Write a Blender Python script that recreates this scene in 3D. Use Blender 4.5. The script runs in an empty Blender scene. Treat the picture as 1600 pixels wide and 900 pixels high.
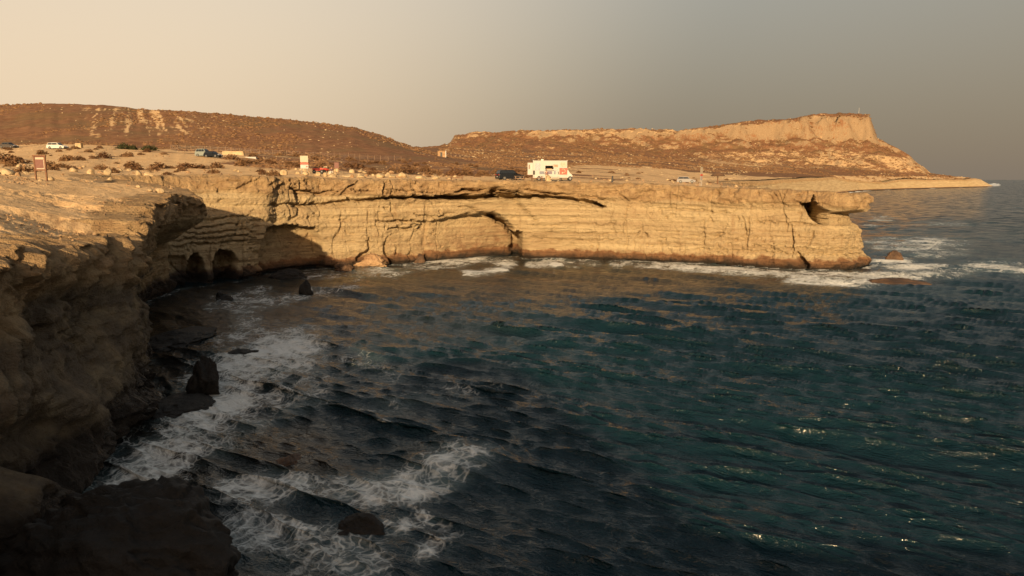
import bpy, bmesh, math, random
import numpy as np
from mathutils import Vector, Matrix

# ------------------------------------------------------------------ camera, sky, sun, exposure
SC = bpy.context.scene
COL = SC.collection
R = math.radians
FPX = 1100.0                 # focal length in pixels of the 1600 px wide photograph
HC = 12.0                    # camera height above the sea
TH = math.atan(169.0 / FPX)  # camera pitch below the horizon
cd = bpy.data.cameras.new('camera')
cd.sensor_width = 36.0
cd.lens = 36.0 * FPX / 1600.0
cd.clip_start = 0.5
cd.clip_end = 120000.0
CAM = bpy.data.objects.new('camera', cd)
COL.objects.link(CAM)
CAM.location = (0, 0, HC)
CAM.rotation_euler = (math.pi / 2 - TH, 0, 0)
SC.camera = CAM

SUN_AZ, SUN_EL = 6.0, 13.5      # light travels towards +Y, turned SUN_AZ degrees to +X
world = bpy.data.worlds.new('World')
SC.world = world
world.use_nodes = True
wn = world.node_tree
sky = wn.nodes.new('ShaderNodeTexSky')
sky.sky_type = 'NISHITA'
sky.sun_disc = False
sky.sun_elevation = R(SUN_EL)
sky.sun_rotation = R(180 + SUN_AZ)
sky.air_density = 0.8
sky.dust_density = 1.6
sky.ozone_density = 0.3
def wnode(t, **k):
    o = wn.nodes.new(t)
    for a_, b_ in k.items(): setattr(o, a_, b_)
    return o
tint = wnode('ShaderNodeMix', data_type='RGBA', blend_type='MULTIPLY')
tint.inputs[0].default_value = 1.0
tint.inputs[7].default_value = (2.7, 2.05, 1.42, 1)
wn.links.new(sky.outputs[0], tint.inputs[6])
# dusty veil in the air: even beige low down, brightest towards the upper left
tc = wnode('ShaderNodeTexCoord')
dot = wnode('ShaderNodeVectorMath', operation='DOT_PRODUCT')
gd = Vector((-0.80, 0.72, 0.42)).normalized()
dot.inputs[1].default_value = gd
wn.links.new(tc.outputs['Generated'], dot.inputs[0])
mr = wnode('ShaderNodeMapRange', interpolation_type='SMOOTHSTEP')
mr.inputs[1].default_value = 0.45; mr.inputs[2].default_value = 1.0
wn.links.new(dot.outputs['Value'], mr.inputs[0])
veil = wnode('ShaderNodeMix', data_type='RGBA')
veil.inputs[6].default_value = (1.85, 1.50, 1.14, 1)
veil.inputs[7].default_value = (6.9, 5.25, 3.6, 1)
wn.links.new(mr.outputs[0], veil.inputs[0])
low = wnode('ShaderNodeSeparateXYZ'); wn.links.new(tc.outputs['Generated'], low.inputs[0])
lr = wnode('ShaderNodeMapRange', interpolation_type='SMOOTHSTEP'); wn.links.new(low.outputs[2], lr.inputs[0])
lr.inputs[1].default_value = 0.0; lr.inputs[2].default_value = 0.75; lr.inputs[3].default_value = 0.97; lr.inputs[4].default_value = 0.12
haz = wnode('ShaderNodeMix', data_type='RGBA')
wn.links.new(lr.outputs[0], haz.inputs[0]); wn.links.new(tint.outputs[2], haz.inputs[6]); wn.links.new(veil.outputs[2], haz.inputs[7])
bg = wn.nodes['Background']
wn.links.new(haz.outputs[2], bg.inputs[0])
bg.inputs[1].default_value = 0.085
sl = bpy.data.lights.new('sun', 'SUN')
sl.energy = 5.0
sl.angle = R(0.6)
sl.color = (1.0, 0.715, 0.39)
SUN = bpy.data.objects.new('sun', sl)
COL.objects.link(SUN)
SUN.rotation_euler = Vector((math.sin(R(SUN_AZ)) * math.cos(R(SUN_EL)), math.cos(R(SUN_AZ)) * math.cos(R(SUN_EL)), -math.sin(R(SUN_EL)))).to_track_quat('-Z', 'Y').to_euler()
SUN.location = (-60, -120, 90)
SC.view_settings.view_transform = 'Standard'
SC.view_settings.look = 'None'
SC.view_settings.exposure = 0.5
SC.view_settings.gamma = 1.0
SC.view_settings.use_curve_mapping = False

# ------------------------------------------------------------------ projection helpers (photograph pixel <-> place)
CT, ST = math.cos(TH), math.sin(TH)
def ray(px, py):
    dx = (np.asarray(px, float) - 800) / FPX; dv = (450 - np.asarray(py, float)) / FPX
    return dx, CT + dv * ST, -ST + dv * CT
def at(px, py, Y):
    a, b, c = ray(px, py); t = Y / b
    return float(a * t), float(Y), float(HC + c * t)
def g0(px, py, z=0.0):
    a, b, c = ray(px, py); t = (z - HC) / c
    return float(a * t), float(b * t)
def zof(py, Y):
    a, b, c = ray(800, py)
    return HC + c * Y / b
def proj(x, y, z):
    f = np.maximum(y * CT - (z - HC) * ST, 0.05); u = y * ST + (z - HC) * CT
    return 800 + FPX * x / f, 450 - FPX * u / f

# ------------------------------------------------------------------ noise
rng = np.random.default_rng(7)
TAB = rng.uniform(-1, 1, 1 << 16).astype(np.float32)
def vnoise(x, y, z, seed=0):
    x, y, z = np.broadcast_arrays(np.asarray(x, np.float32), np.asarray(y, np.float32), np.asarray(z, np.float32))
    xi = np.floor(x); yi = np.floor(y); zi = np.floor(z)
    fx = x - xi; fy = y - yi; fz = z - zi
    fx = fx * fx * (3 - 2 * fx); fy = fy * fy * (3 - 2 * fy); fz = fz * fz * (3 - 2 * fz)
    xi = xi.astype(np.int64); yi = yi.astype(np.int64); zi = zi.astype(np.int64)
    X = (xi * 73856093, (xi + 1) * 73856093); Yy = (yi * 19349663, (yi + 1) * 19349663); Z = (zi * 83492791 + seed * 7919, (zi + 1) * 83492791 + seed * 7919)
    def h(i, j, k):
        v = X[i] ^ Yy[j] ^ Z[k]
        v = v ^ (v >> 15)
        return TAB[v & 0xffff]
    a = h(0, 0, 0) * (1 - fx) + h(1, 0, 0) * fx
    b = h(0, 1, 0) * (1 - fx) + h(1, 1, 0) * fx
    c = h(0, 0, 1) * (1 - fx) + h(1, 0, 1) * fx
    d = h(0, 1, 1) * (1 - fx) + h(1, 1, 1) * fx
    return (a * (1 - fy) + b * fy) * (1 - fz) + (c * (1 - fy) + d * fy) * fz
def fbm(x, y, z, scale, octv=4, gain=0.5, seed=0):
    r = 0.0; a = 1.0; s = 1.0 / scale; n = 0.0
    for i in range(octv):
        r = r + a * vnoise(x * s + 11.3 * i, y * s - 5.1 * i, z * s + 3.7 * i, seed + i); n += a; a *= gain; s *= 2.03
    return r / n
def ridged(x, y, z, scale, octv=4, seed=0):
    r = 0.0; a = 1.0; s = 1.0 / scale; n = 0.0
    for i in range(octv):
        r = r + a * (1 - 2 * np.abs(vnoise(x * s + 7.7 * i, y * s, z * s, seed + i))); n += a; a *= 0.5; s *= 2.1
    return r / n
def blocks(a, b, sa, sb, seed):
    """broken-rock cells: a constant offset per warped cell, -1..1"""
    wa = a / sa + 0.45 * vnoise(a / sa * 0.8, b / sb * 0.8, 0, seed) + 0.18 * vnoise(a / sa * 2.7, b / sb * 2.7, 0, seed + 1)
    wb = b / sb + 0.40 * vnoise(a / sa * 0.8, b / sb * 0.8, 5, seed + 2) + 0.15 * vnoise(a / sa * 2.7, b / sb * 2.7, 5, seed + 3)
    ja = np.floor(wa + 0.5 * (np.floor(wb) % 2)).astype(np.int64); jb = np.floor(wb).astype(np.int64)
    h = (ja * 73856093) ^ (jb * 19349663) ^ (seed * 83492791); h = h ^ (h >> 13)
    return TAB[(h * 2654435761 >> 7) & 0xffff]
def sstep(a, b, x):
    t = np.clip((x - a) / (b - a), 0, 1); return t * t * (3 - 2 * t)

# ------------------------------------------------------------------ materials
MATS = {}
def new_mat(name):
    m = bpy.data.materials.new(name); m.use_nodes = True; MATS[name] = m
    return m, m.node_tree, m.node_tree.nodes['Principled BSDF']
class N:
    """small node helper"""
    def __init__(s, nt): s.nt = nt
    def n(s, t, **k):
        o = s.nt.nodes.new(t)
        for a, b in k.items(): setattr(o, a, b)
        return o
    def l(s, a, b): s.nt.links.new(a, b)
    def noise(s, vec, scale, detail=4, rough=0.55, dist=0.0):
        o = s.n('ShaderNodeTexNoise'); o.inputs['Scale'].default_value = scale; o.inputs['Detail'].default_value = detail
        o.inputs['Roughness'].default_value = rough; o.inputs['Distortion'].default_value = dist
        if vec is not None: s.l(vec, o.inputs['Vector'])
        return o.outputs[0]
    def mapr(s, v, a, b, c=0.0, d=1.0, smooth=True):
        o = s.n('ShaderNodeMapRange'); o.interpolation_type = 'SMOOTHSTEP' if smooth else 'LINEAR'
        s.l(v, o.inputs[0])
        for i, q in enumerate((a, b, c, d)):
            if hasattr(q, 'is_linked'): s.l(q, o.inputs[i + 1])
            else: o.inputs[i + 1].default_value = q
        return o.outputs[0]
    def math(s, op, a, b=None, clamp=False):
        o = s.n('ShaderNodeMath', operation=op, use_clamp=clamp)
        for i, q in enumerate((a, b)):
            if q is None: continue
            if hasattr(q, 'is_linked'): s.l(q, o.inputs[i])
            else: o.inputs[i].default_value = q
        return o.outputs[0]
    def mix(s, f, a, b, blend='MIX'):
        o = s.n('ShaderNodeMix', data_type='RGBA', blend_type=blend)
        for i, q in ((0, f), (6, a), (7, b)):
            if hasattr(q, 'is_linked'): s.l(q, o.inputs[i])
            elif i == 0: o.inputs[0].default_value = q
            else: o.inputs[i].default_value = (*q, 1)
        return o.outputs[2]
    def scale(s, vec, v):
        o = s.n('ShaderNodeMapping'); o.inputs['Scale'].default_value = v; s.l(vec, o.inputs['Vector']); return o.outputs[0]
    def attr(s, name):
        o = s.n('ShaderNodeAttribute', attribute_name=name); return o.outputs['Fac']
    def bump(s, h, dist, strength=1.0, normal=None):
        o = s.n('ShaderNodeBump'); o.inputs['Strength'].default_value = strength; o.inputs['Distance'].default_value = dist
        s.l(h, o.inputs['Height'])
        if normal is not None: s.l(normal, o.inputs['Normal'])
        return o.outputs[0]

def mat_plain(name, col, rough=0.6, metal=0.0, var=0.12, scale=6.0, spec=0.5):
    if name in MATS: return MATS[name]
    m, nt, p = new_mat(name); g = N(nt)
    co = g.n('ShaderNodeTexCoord').outputs['Object']
    a = g.noise(co, scale, 5)
    c = g.mix(g.mapr(a, 0.3, 0.7), tuple(v * (1 - var) for v in col), tuple(min(1, v * (1 + var)) for v in col))
    g.l(c, p.inputs['Base Color'])
    g.l(g.mapr(g.noise(co, scale * 3, 3), 0.3, 0.7, rough * 0.85, min(1, rough * 1.15)), p.inputs['Roughness'])
    p.inputs['Metallic'].default_value = metal
    p.inputs['Specular IOR Level'].default_value = spec
    return m

def mat_cliff():
    m, nt, p = new_mat('layered_limestone'); g = N(nt)
    pos = g.n('ShaderNodeNewGeometry').outputs['Position']
    sep = g.n('ShaderNodeSeparateXYZ'); g.l(pos, sep.inputs[0]); z = sep.outputs[2]
    big = g.noise(pos, 0.16, 4)
    beds = g.noise(g.scale(pos, (0.05, 0.05, 1.5)), 1.0, 6, 0.6, 0.3)
    fine = g.noise(g.scale(pos, (0.35, 0.35, 5.0)), 1.0, 5, 0.65)
    streak = g.noise(g.scale(pos, (1.3, 1.3, 0.16)), 1.0, 5, 0.6)
    cream = g.mix(g.mapr(beds, 0.32, 0.68), (0.42, 0.305, 0.175), (0.60, 0.465, 0.275))
    cream = g.mix(g.mapr(fine, 0.45, 0.75, 0, 0.45), cream, (0.36, 0.24, 0.13))
    cream = g.mix(g.mapr(streak, 0.56, 0.74, 0, 0.55), cream, (0.33, 0.20, 0.105))
    cap = g.attr('cap')
    capn = g.noise(pos, 0.9, 6, 0.65)
    capc = g.mix(g.mapr(capn, 0.3, 0.7), (0.33, 0.21, 0.11), (0.52, 0.36, 0.195))
    capc = g.mix(g.mapr(g.noise(pos, 2.6, 5, 0.6), 0.58, 0.75, 0, 0.6), capc, (0.26, 0.145, 0.08))
    c = g.mix(cap, cream, capc)
    c = g.mix(g.mapr(big, 0.5, 0.72, 0, 0.35), c, (0.40, 0.25, 0.13))
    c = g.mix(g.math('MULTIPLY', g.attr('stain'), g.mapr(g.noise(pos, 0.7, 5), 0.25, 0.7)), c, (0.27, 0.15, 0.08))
    # shade painted into the near cliff's colour as a grey-brown tone
    c = g.mix(g.math('MULTIPLY', g.math('MULTIPLY', g.mapr(g.attr('wet'), 0.5, 0.95), g.math('SUBTRACT', 1.0, cap)), g.mapr(g.noise(pos, 0.5, 6, 0.65), 0.25, 0.6, 0.35, 0.9)), c, (0.15, 0.118, 0.09))  # the 'wet' attribute holds the painted shade
    # iron-brown weathered foot of the wall, with an uneven upper edge
    edge = g.math('ADD', z, g.math('MULTIPLY', g.math('SUBTRACT', g.noise(pos, 0.55, 5, 0.6), 0.5), -2.2))
    red = g.mapr(edge, 1.15, 1.6, 1.0, 0.0)
    c = g.mix(red, c, g.mix(g.mapr(fine, 0.3, 0.7), (0.20, 0.095, 0.045), (0.33, 0.18, 0.09)))
    wet = g.mapr(g.math('ADD', edge, g.math('MULTIPLY', g.attr('wet'), -1.6)), 0.1, 1.5, 1.0, 0.0)  # wet waterline band, carried higher on the near cliff as painted shade
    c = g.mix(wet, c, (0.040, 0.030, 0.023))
    g.l(c, p.inputs['Base Color'])
    g.l(g.mapr(wet, 0, 1, 0.92, 0.45), p.inputs['Roughness'])
    p.inputs['Specular IOR Level'].default_value = 0.25
    h = g.math('ADD', g.math('MULTIPLY', g.noise(pos, 2.2, 8, 0.68), 1.0), g.math('MULTIPLY', fine, 0.5))
    h = g.math('ADD', h, g.math('MULTIPLY', g.noise(pos, 7.0, 6, 0.7), 0.45))
    g.l(g.bump(h, 0.6, 1.0), p.inputs['Normal'])
    return m

def mat_ground():
    m, nt, p = new_mat('sandy_scrub_ground'); g = N(nt)
    pos = g.n('ShaderNodeNewGeometry').outputs['Position']
    scrub = g.attr('scrub'); steep = g.attr('steep')
    n1 = g.noise(pos, 0.35, 6, 0.62); n2 = g.noise(pos, 2.3, 5, 0.6); n3 = g.noise(pos, 0.05, 5, 0.6)
    sand = g.mix(g.mapr(n1, 0.3, 0.7), (0.56, 0.365, 0.185), (0.70, 0.48, 0.26))
    sand = g.mix(g.mapr(n2, 0.55, 0.75, 0, 0.5), sand, (0.29, 0.18, 0.095))
    rock = g.mix(g.mapr(n2, 0.35, 0.65), (0.18, 0.12, 0.073), (0.35, 0.25, 0.15))
    sand = g.mix(steep, sand, rock)
    br = g.mix(g.mapr(n1, 0.35, 0.65), (0.155, 0.072, 0.036), (0.25, 0.13, 0.066))
    br = g.mix(g.mapr(n3, 0.45, 0.65, 0, 0.6), br, (0.155, 0.105, 0.05))
    q = g.math('ADD', g.math('MULTIPLY', n1, 0.55), g.math('MULTIPLY', g.noise(pos, 0.11, 6, 0.7), 0.45))
    lim = g.math('SUBTRACT', 1.0, scrub)
    f = g.mapr(q, g.math('SUBTRACT', lim, 0.06), g.math('ADD', lim, 0.06))
    c = g.mix(f, sand, br)
    g.l(c, p.inputs['Base Color'])
    p.inputs['Roughness'].default_value = 0.95
    p.inputs['Specular IOR Level'].default_value = 0.15
    h = g.math('ADD', n2, g.math('MULTIPLY', g.noise(pos, 7.0, 4, 0.6), 0.35))
    g.l(g.bump(h, 0.16, 1.0), p.inputs['Normal'])
    return m

def mat_sea():
    m, nt, p = new_mat('sea_water'); g = N(nt)
    pos = g.n('ShaderNodeNewGeometry').outputs['Position']
    foam = g.attr('foam'); shal = g.attr('shallow')
    warp = g.n('ShaderNodeVectorMath', operation='ADD')
    wv = g.n('ShaderNodeTexNoise'); wv.inputs['Scale'].default_value = 0.5; wv.inputs['Detail'].default_value = 4; g.l(pos, wv.inputs['Vector'])
    ws = g.n('ShaderNodeVectorMath', operation='SCALE'); ws.inputs['Scale'].default_value = 2.2; g.l(wv.outputs['Color'], ws.inputs[0])
    g.l(pos, warp.inputs[0]); g.l(ws.outputs[0], warp.inputs[1])
    def web(sc):
        v = g.n('ShaderNodeTexVoronoi', feature='DISTANCE_TO_EDGE'); v.inputs['Scale'].default_value = sc; g.l(warp.outputs[0], v.inputs['Vector'])
        return g.mapr(v.outputs['Distance'], 0.0, 0.22, 1.0, 0.0)
    lace = g.math('ADD', g.math('MULTIPLY', web(0.9), 0.12), g.math('MULTIPLY', web(2.6), 0.14))
    pat = g.math('ADD', lace, g.math('MULTIPLY', g.noise(warp.outputs[0], 0.6, 8, 0.72), 1.02))
    lim = g.math('SUBTRACT', 1.08, foam)
    f = g.math('MULTIPLY', g.mapr(pat, lim, g.math('ADD', lim, 0.45)), 0.95)
    deep = g.mix(g.mapr(g.noise(pos, 0.03, 3), 0.35, 0.65), (0.0026, 0.0125, 0.0195), (0.0040, 0.0190, 0.0270))
    water = g.mix(shal, deep, (0.020, 0.015, 0.010))
    milk = g.math('MULTIPLY', g.mapr(foam, 0.15, 0.75), g.mapr(g.noise(warp.outputs[0], 0.35, 5, 0.6), 0.32, 0.72))
    water = g.mix(milk, water, (0.085, 0.13, 0.14))
    c = g.mix(f, water, (0.74, 0.75, 0.73))
    g.l(c, p.inputs['Base Color'])
    g.l(g.mapr(f, 0, 1, 0.09, 0.85), p.inputs['Roughness'])
    p.inputs['IOR'].default_value = 1.33
    sw = g.n('ShaderNodeSeparateXYZ'); g.l(pos, sw.inputs[0])
    farm = g.mapr(sw.outputs[1], 70.0, 220.0)
    nz = g.n('ShaderNodeTexNoise'); nz.inputs['Scale'].default_value = 0.45; nz.inputs['Detail'].default_value = 4.0; g.l(g.scale(pos, (0.6, 1.0, 1)), nz.inputs['Vector'])
    cen = g.n('ShaderNodeVectorMath', operation='SUBTRACT'); g.l(nz.outputs['Color'], cen.inputs[0]); cen.inputs[1].default_value = (0.5, 0.5, 0.5)
    flat = g.n('ShaderNodeVectorMath', operation='MULTIPLY'); g.l(cen.outputs[0], flat.inputs[0]); flat.inputs[1].default_value = (2.6, 3.8, 0.0)
    fsc = g.n('ShaderNodeVectorMath', operation='SCALE'); g.l(flat.outputs[0], fsc.inputs[0]); g.l(farm, fsc.inputs['Scale'])
    nadd = g.n('ShaderNodeVectorMath', operation='ADD'); g.l(g.n('ShaderNodeNewGeometry').outputs['Normal'], nadd.inputs[0]); g.l(fsc.outputs[0], nadd.inputs[1])
    nrm = g.n('ShaderNodeVectorMath', operation='NORMALIZE'); g.l(nadd.outputs[0], nrm.inputs[0]); nfar = nrm.outputs[0]
    def crest(rot, sc, scale, det):
        m0 = g.n('ShaderNodeMapping'); m0.inputs['Rotation'].default_value = (0, 0, rot); g.l(pos, m0.inputs['Vector']); mp = g.n('ShaderNodeMapping'); mp.inputs['Scale'].default_value = sc; g.l(m0.outputs[0], mp.inputs['Vector'])
        nn = g.noise(mp.outputs[0], scale, det, 0.6, 0.6)
        return g.math('SUBTRACT', 1.0, g.math('ABSOLUTE', g.math('SUBTRACT', g.math('MULTIPLY', nn, 2.0), 1.0)))
    rip = g.math('ADD', g.math('MULTIPLY', crest(0.6, (0.5, 1.6, 1), 1.3, 4), 0.8), g.math('MULTIPLY', crest(0.35, (0.6, 1.6, 1), 4.0, 3), 0.22))
    rip = g.math('ADD', rip, g.math('MULTIPLY', f, 0.25))
    g.l(g.bump(rip, 0.17, 1.0, nfar), p.inputs['Normal'])
    return m

def mat_rock(name, a, b, wet=False):
    m, nt, p = new_mat(name); g = N(nt)
    co = g.n('ShaderNodeTexCoord').outputs['Object']; pos = g.n('ShaderNodeNewGeometry').outputs['Position']
    n1 = g.noise(co, 1.6, 7, 0.65); n2 = g.noise(pos, 5.0, 6, 0.65)
    c = g.mix(g.mapr(n1, 0.32, 0.68), a, b)
    c = g.mix(g.mapr(n2, 0.55, 0.75, 0, 0.6), c, tuple(v * 0.55 for v in a))
    g.l(c, p.inputs['Base Color'])
    p.inputs['Roughness'].default_value = 0.7 if wet else 0.93
    p.inputs['Specular IOR Level'].default_value = 0.35 if wet else 0.2
    g.l(g.bump(g.math('ADD', n2, n1), 0.12, 1.0), p.inputs['Normal'])
    return m

def mat_leaf(name, a, b):
    m, nt, p = new_mat(name); g = N(nt)
    pos = g.n('ShaderNodeNewGeometry').outputs['Position']
    oi = g.n('ShaderNodeObjectInfo').outputs['Random']
    f = g.math('ADD', g.math('MULTIPLY', g.noise(pos, 1.7, 4), 0.7), g.math('MULTIPLY', oi, 0.3))
    g.l(g.mix(g.mapr(f, 0.3, 0.75), a, b), p.inputs['Base Color'])
    p.inputs['Roughness'].default_value = 0.9
    p.inputs['Specular IOR Level'].default_value = 0.1
    return m

M_CLIFF = mat_cliff(); M_GROUND = mat_ground(); M_SEA = mat_sea()
M_STONE = mat_rock('pale_limestone', (0.36, 0.26, 0.15), (0.54, 0.42, 0.26))
M_STONE2 = mat_rock('brown_limestone', (0.26, 0.155, 0.085), (0.42, 0.28, 0.16))
M_WETB = mat_rock('wet_brown_rock', (0.05, 0.028, 0.017), (0.13, 0.075, 0.043), True)
M_WET = mat_rock('wet_dark_rock', (0.008, 0.007, 0.006), (0.020, 0.016, 0.013), True)
M_DRY = mat_leaf('dry_brown_twigs', (0.12, 0.062, 0.033), (0.23, 0.135, 0.07))
M_GREEN = mat_leaf('dark_green_leaves', (0.035, 0.04, 0.018), (0.075, 0.075, 0.033))

# ------------------------------------------------------------------ mesh helpers
def tag(o, label=None, cat=None, group=None, kind=None):
    if label: o['label'] = label
    if cat: o['category'] = cat
    if group: o['group'] = group
    if kind: o['kind'] = kind
    return o
def link(name, me, mat=None, parent=None):
    o = bpy.data.objects.new(name, me)
    if mat is not None and me is not None and not me.materials: me.materials.append(mat)
    COL.objects.link(o)
    if parent is not None: o.parent = parent
    return o
def np_mesh(name, V, Fq, attrs=None, smooth=True):
    V = np.ascontiguousarray(V, np.float32).reshape(-1, 3); Fq = np.ascontiguousarray(Fq, np.int32)
    k = Fq.shape[1]
    me = bpy.data.meshes.new(name)
    me.vertices.add(len(V)); me.vertices.foreach_set('co', V.ravel())
    me.loops.add(Fq.size); me.loops.foreach_set('vertex_index', Fq.ravel())
    me.polygons.add(len(Fq))
    me.polygons.foreach_set('loop_start', np.arange(len(Fq), dtype=np.int32) * k)
    me.polygons.foreach_set('loop_total', np.full(len(Fq), k, np.int32))
    me.polygons.foreach_set('use_smooth', np.full(len(Fq), smooth))
    for a, v in (attrs or {}).items():
        at_ = me.attributes.new(a, 'FLOAT', 'POINT'); at_.data.foreach_set('value', np.ascontiguousarray(v, np.float32).ravel())
    me.update(calc_edges=True); me.validate()
    return me
def grid_faces(r, c):
    i = np.arange(r * c).reshape(r, c)
    return np.stack([i[:-1, :-1], i[:-1, 1:], i[1:, 1:], i[1:, :-1]], -1)
def compact(V, Fq, attrs):
    used = np.unique(Fq); mp = np.full(len(V), -1, np.int64); mp[used] = np.arange(len(used))
    return V[used], mp[Fq], {k: v[used] for k, v in attrs.items()}

# ------------------------------------------------------------------ land height
# near plateau: heights in metres; far land: photograph rows turned into heights at each depth
NEAR_PX = np.array([-300, 0, 100, 235, 330, 500, 1700.])
NEAR_Y = np.array([-95, -62, -42, -24, 10, 24, 32, 39.7, 40.25, 47.6, 48.1, 58, 70, 80.])
NEAR_Z = np.array([
    [29.] * 7, [26.] * 7, [17.] * 7, [10.5] * 7,  # rows behind the camera: unseen hill added to shade near cliff and water
    [9.6, 9.4, 9.2, 9.2, 9.2, 9.2, 9.2],
    [9.8, 9.0, 8.95, 8.9, 8.9, 8.9, 8.9],
    [10.7, 9.9, 9.1, 8.9, 8.9, 8.9, 8.9],
    [11.2, 10.45, 9.2, 8.75, 8.75, 8.75, 8.75],
    [11.3, 10.6, 9.95, 9.55, 9.5, 9.5, 9.5],
    [11.8, 11.3, 10.25, 9.6, 9.5, 9.5, 9.5],
    [11.85, 11.35, 10.55, 10.1, 9.9, 9.9, 9.9],
    [12.5, 12.15, 11.3, 10.45, 10.1, 10.0, 10.0],
    [13.0, 12.75, 12.15, 11.3, 10.2, 10.2, 10.2],
    [13.4, 13.1, 12.8, 12.2, 12.0, 11.9, 11.8]])
FAR_PX = np.array([-300, 0, 100, 200, 300, 400, 500, 560, 620, 680, 703, 714, 760, 850, 1000, 1050, 1100, 1150, 1200, 1250, 1300, 1337, 1350, 1400, 1435, 1500, 1560, 1700.])
FAR_Y = np.array([80, 95, 110, 130, 170, 230, 330, 400, 500, 650, 860, 1050, 1150, 1190, 1208, 1270, 1500, 2300.])
FAR_PY = np.array([
    [262, 266, 270, 277, 281, 282, 283, 284, 284, 284, 284, 284, 284, 284, 284, 284, 284, 284, 284, 284, 284, 284, 284, 284, 284, 284, 284, 284],
    [256, 260, 263, 268, 273, 278, 281, 282, 283, 284, 284, 284, 284, 285, 289, 291, 293, 295, 297, 299, 302, 304, 304, 304, 304, 304, 304, 304],
    [250, 255, 256, 261, 266, 272, 277, 280, 281, 282, 282, 282, 282, 283, 287, 289, 291, 293, 296, 298, 301, 304, 304, 304, 304, 304, 304, 304],
    [240, 246, 247, 251, 256, 263, 268, 272, 274, 276, 277, 277, 278, 280, 284, 287, 288, 290, 292, 293, 294, 295, 295, 295, 295, 295, 295, 295],
    [226, 232, 231, 235, 240, 245, 253, 258, 262, 264, 265, 266, 270, 274, 281, 285, 286, 287, 288, 289, 290, 290, 290, 290, 290, 290, 290, 290],
    [216, 224, 224, 226, 231, 237, 243, 247, 251, 254, 256, 257, 260, 266, 275, 281, 283, 284, 285, 286, 287, 288, 288, 288, 288, 288, 288, 288],
    [165, 162, 163, 168, 172, 180, 190, 199, 219, 240, 245, 247, 252, 261, 271, 276, 279, 281, 283, 284, 285, 286, 286, 286, 286, 286, 286, 286],
    [178, 174, 175, 179, 184, 192, 202, 211, 227, 236, 239, 241, 246, 255, 267, 272, 276, 279, 281, 282, 283, 284, 285, 286, 286, 286, 286, 286],
    [195, 190, 190, 194, 200, 208, 218, 226, 231, 233, 236, 238, 243, 250, 262, 267, 272, 275, 277, 279, 281, 282, 283, 285, 286, 286, 286, 286],
    [215, 212, 212, 214, 218, 224, 230, 233, 234, 234, 234, 234, 238, 244, 254, 258, 262, 266, 269, 273, 276, 278, 279, 282, 285, 286, 286, 286],
    [220, 218, 218, 220, 224, 228, 231, 233, 234, 234, 234, 232, 235, 240, 249, 253, 256, 260, 264, 272, 279, 283, 284, 286, 288, 289, 289, 289],
    [220, 220, 220, 222, 226, 230, 232, 233, 234, 234, 234, 231, 231, 236, 244, 247, 249, 253, 256, 258, 260, 263, 264, 271, 279, 285, 287, 287],
    [225, 225, 225, 226, 228, 231, 232, 233, 234, 234, 232, 222, 222, 225, 231, 234, 233, 234, 235, 235, 236, 239, 241, 252, 275, 281, 285, 287],
    [225, 225, 225, 226, 228, 231, 232, 233, 234, 233, 231, 218, 215, 214, 217, 219, 217, 217, 217, 217, 217, 220, 225, 247, 273, 279.5, 284, 286],
    [225, 225, 225, 226, 228, 231, 232, 233, 234, 233, 230, 213, 209, 206, 206, 207, 200, 195, 189, 184, 181, 182, 217, 245, 272, 279, 283.5, 286],
    [225, 225, 225, 226, 228, 231, 232, 233, 234, 233, 229, 212, 209, 206, 205, 206, 199, 193, 187, 182, 179, 181, 219, 245, 272, 279, 283.5, 286],
    [230, 230, 230, 230, 232, 234, 236, 236, 237, 237, 236, 225, 222, 218, 216, 216, 212, 210, 206, 203, 202, 205, 230, 252, 274, 280, 284, 286],
    [270, 270, 270, 270, 270, 270, 270, 270, 270, 270, 270, 268, 265, 262, 260, 260, 258, 256, 255, 255, 256, 258, 264, 272, 280, 284, 285, 286]])
FAR_Z = np.array([[zof(v, Y) for v in row] for row, Y in zip(FAR_PY, FAR_Y)])
def bilin(px, Yv, PX, YY, Z):
    i = np.clip(np.searchsorted(PX, px) - 1, 0, len(PX) - 2); j = np.clip(np.searchsorted(YY, Yv) - 1, 0, len(YY) - 2)
    u = np.clip((px - PX[i]) / (PX[i + 1] - PX[i]), 0, 1); v = np.clip((Yv - YY[j]) / (YY[j + 1] - YY[j]), 0, 1)
    return (Z[j, i] * (1 - u) + Z[j, i + 1] * u) * (1 - v) + (Z[j + 1, i] * (1 - u) + Z[j + 1, i + 1] * u) * v
def column_px(x, y):
    return 800 + FPX * x / np.maximum(y, 14.0) / 1.0117
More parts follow.
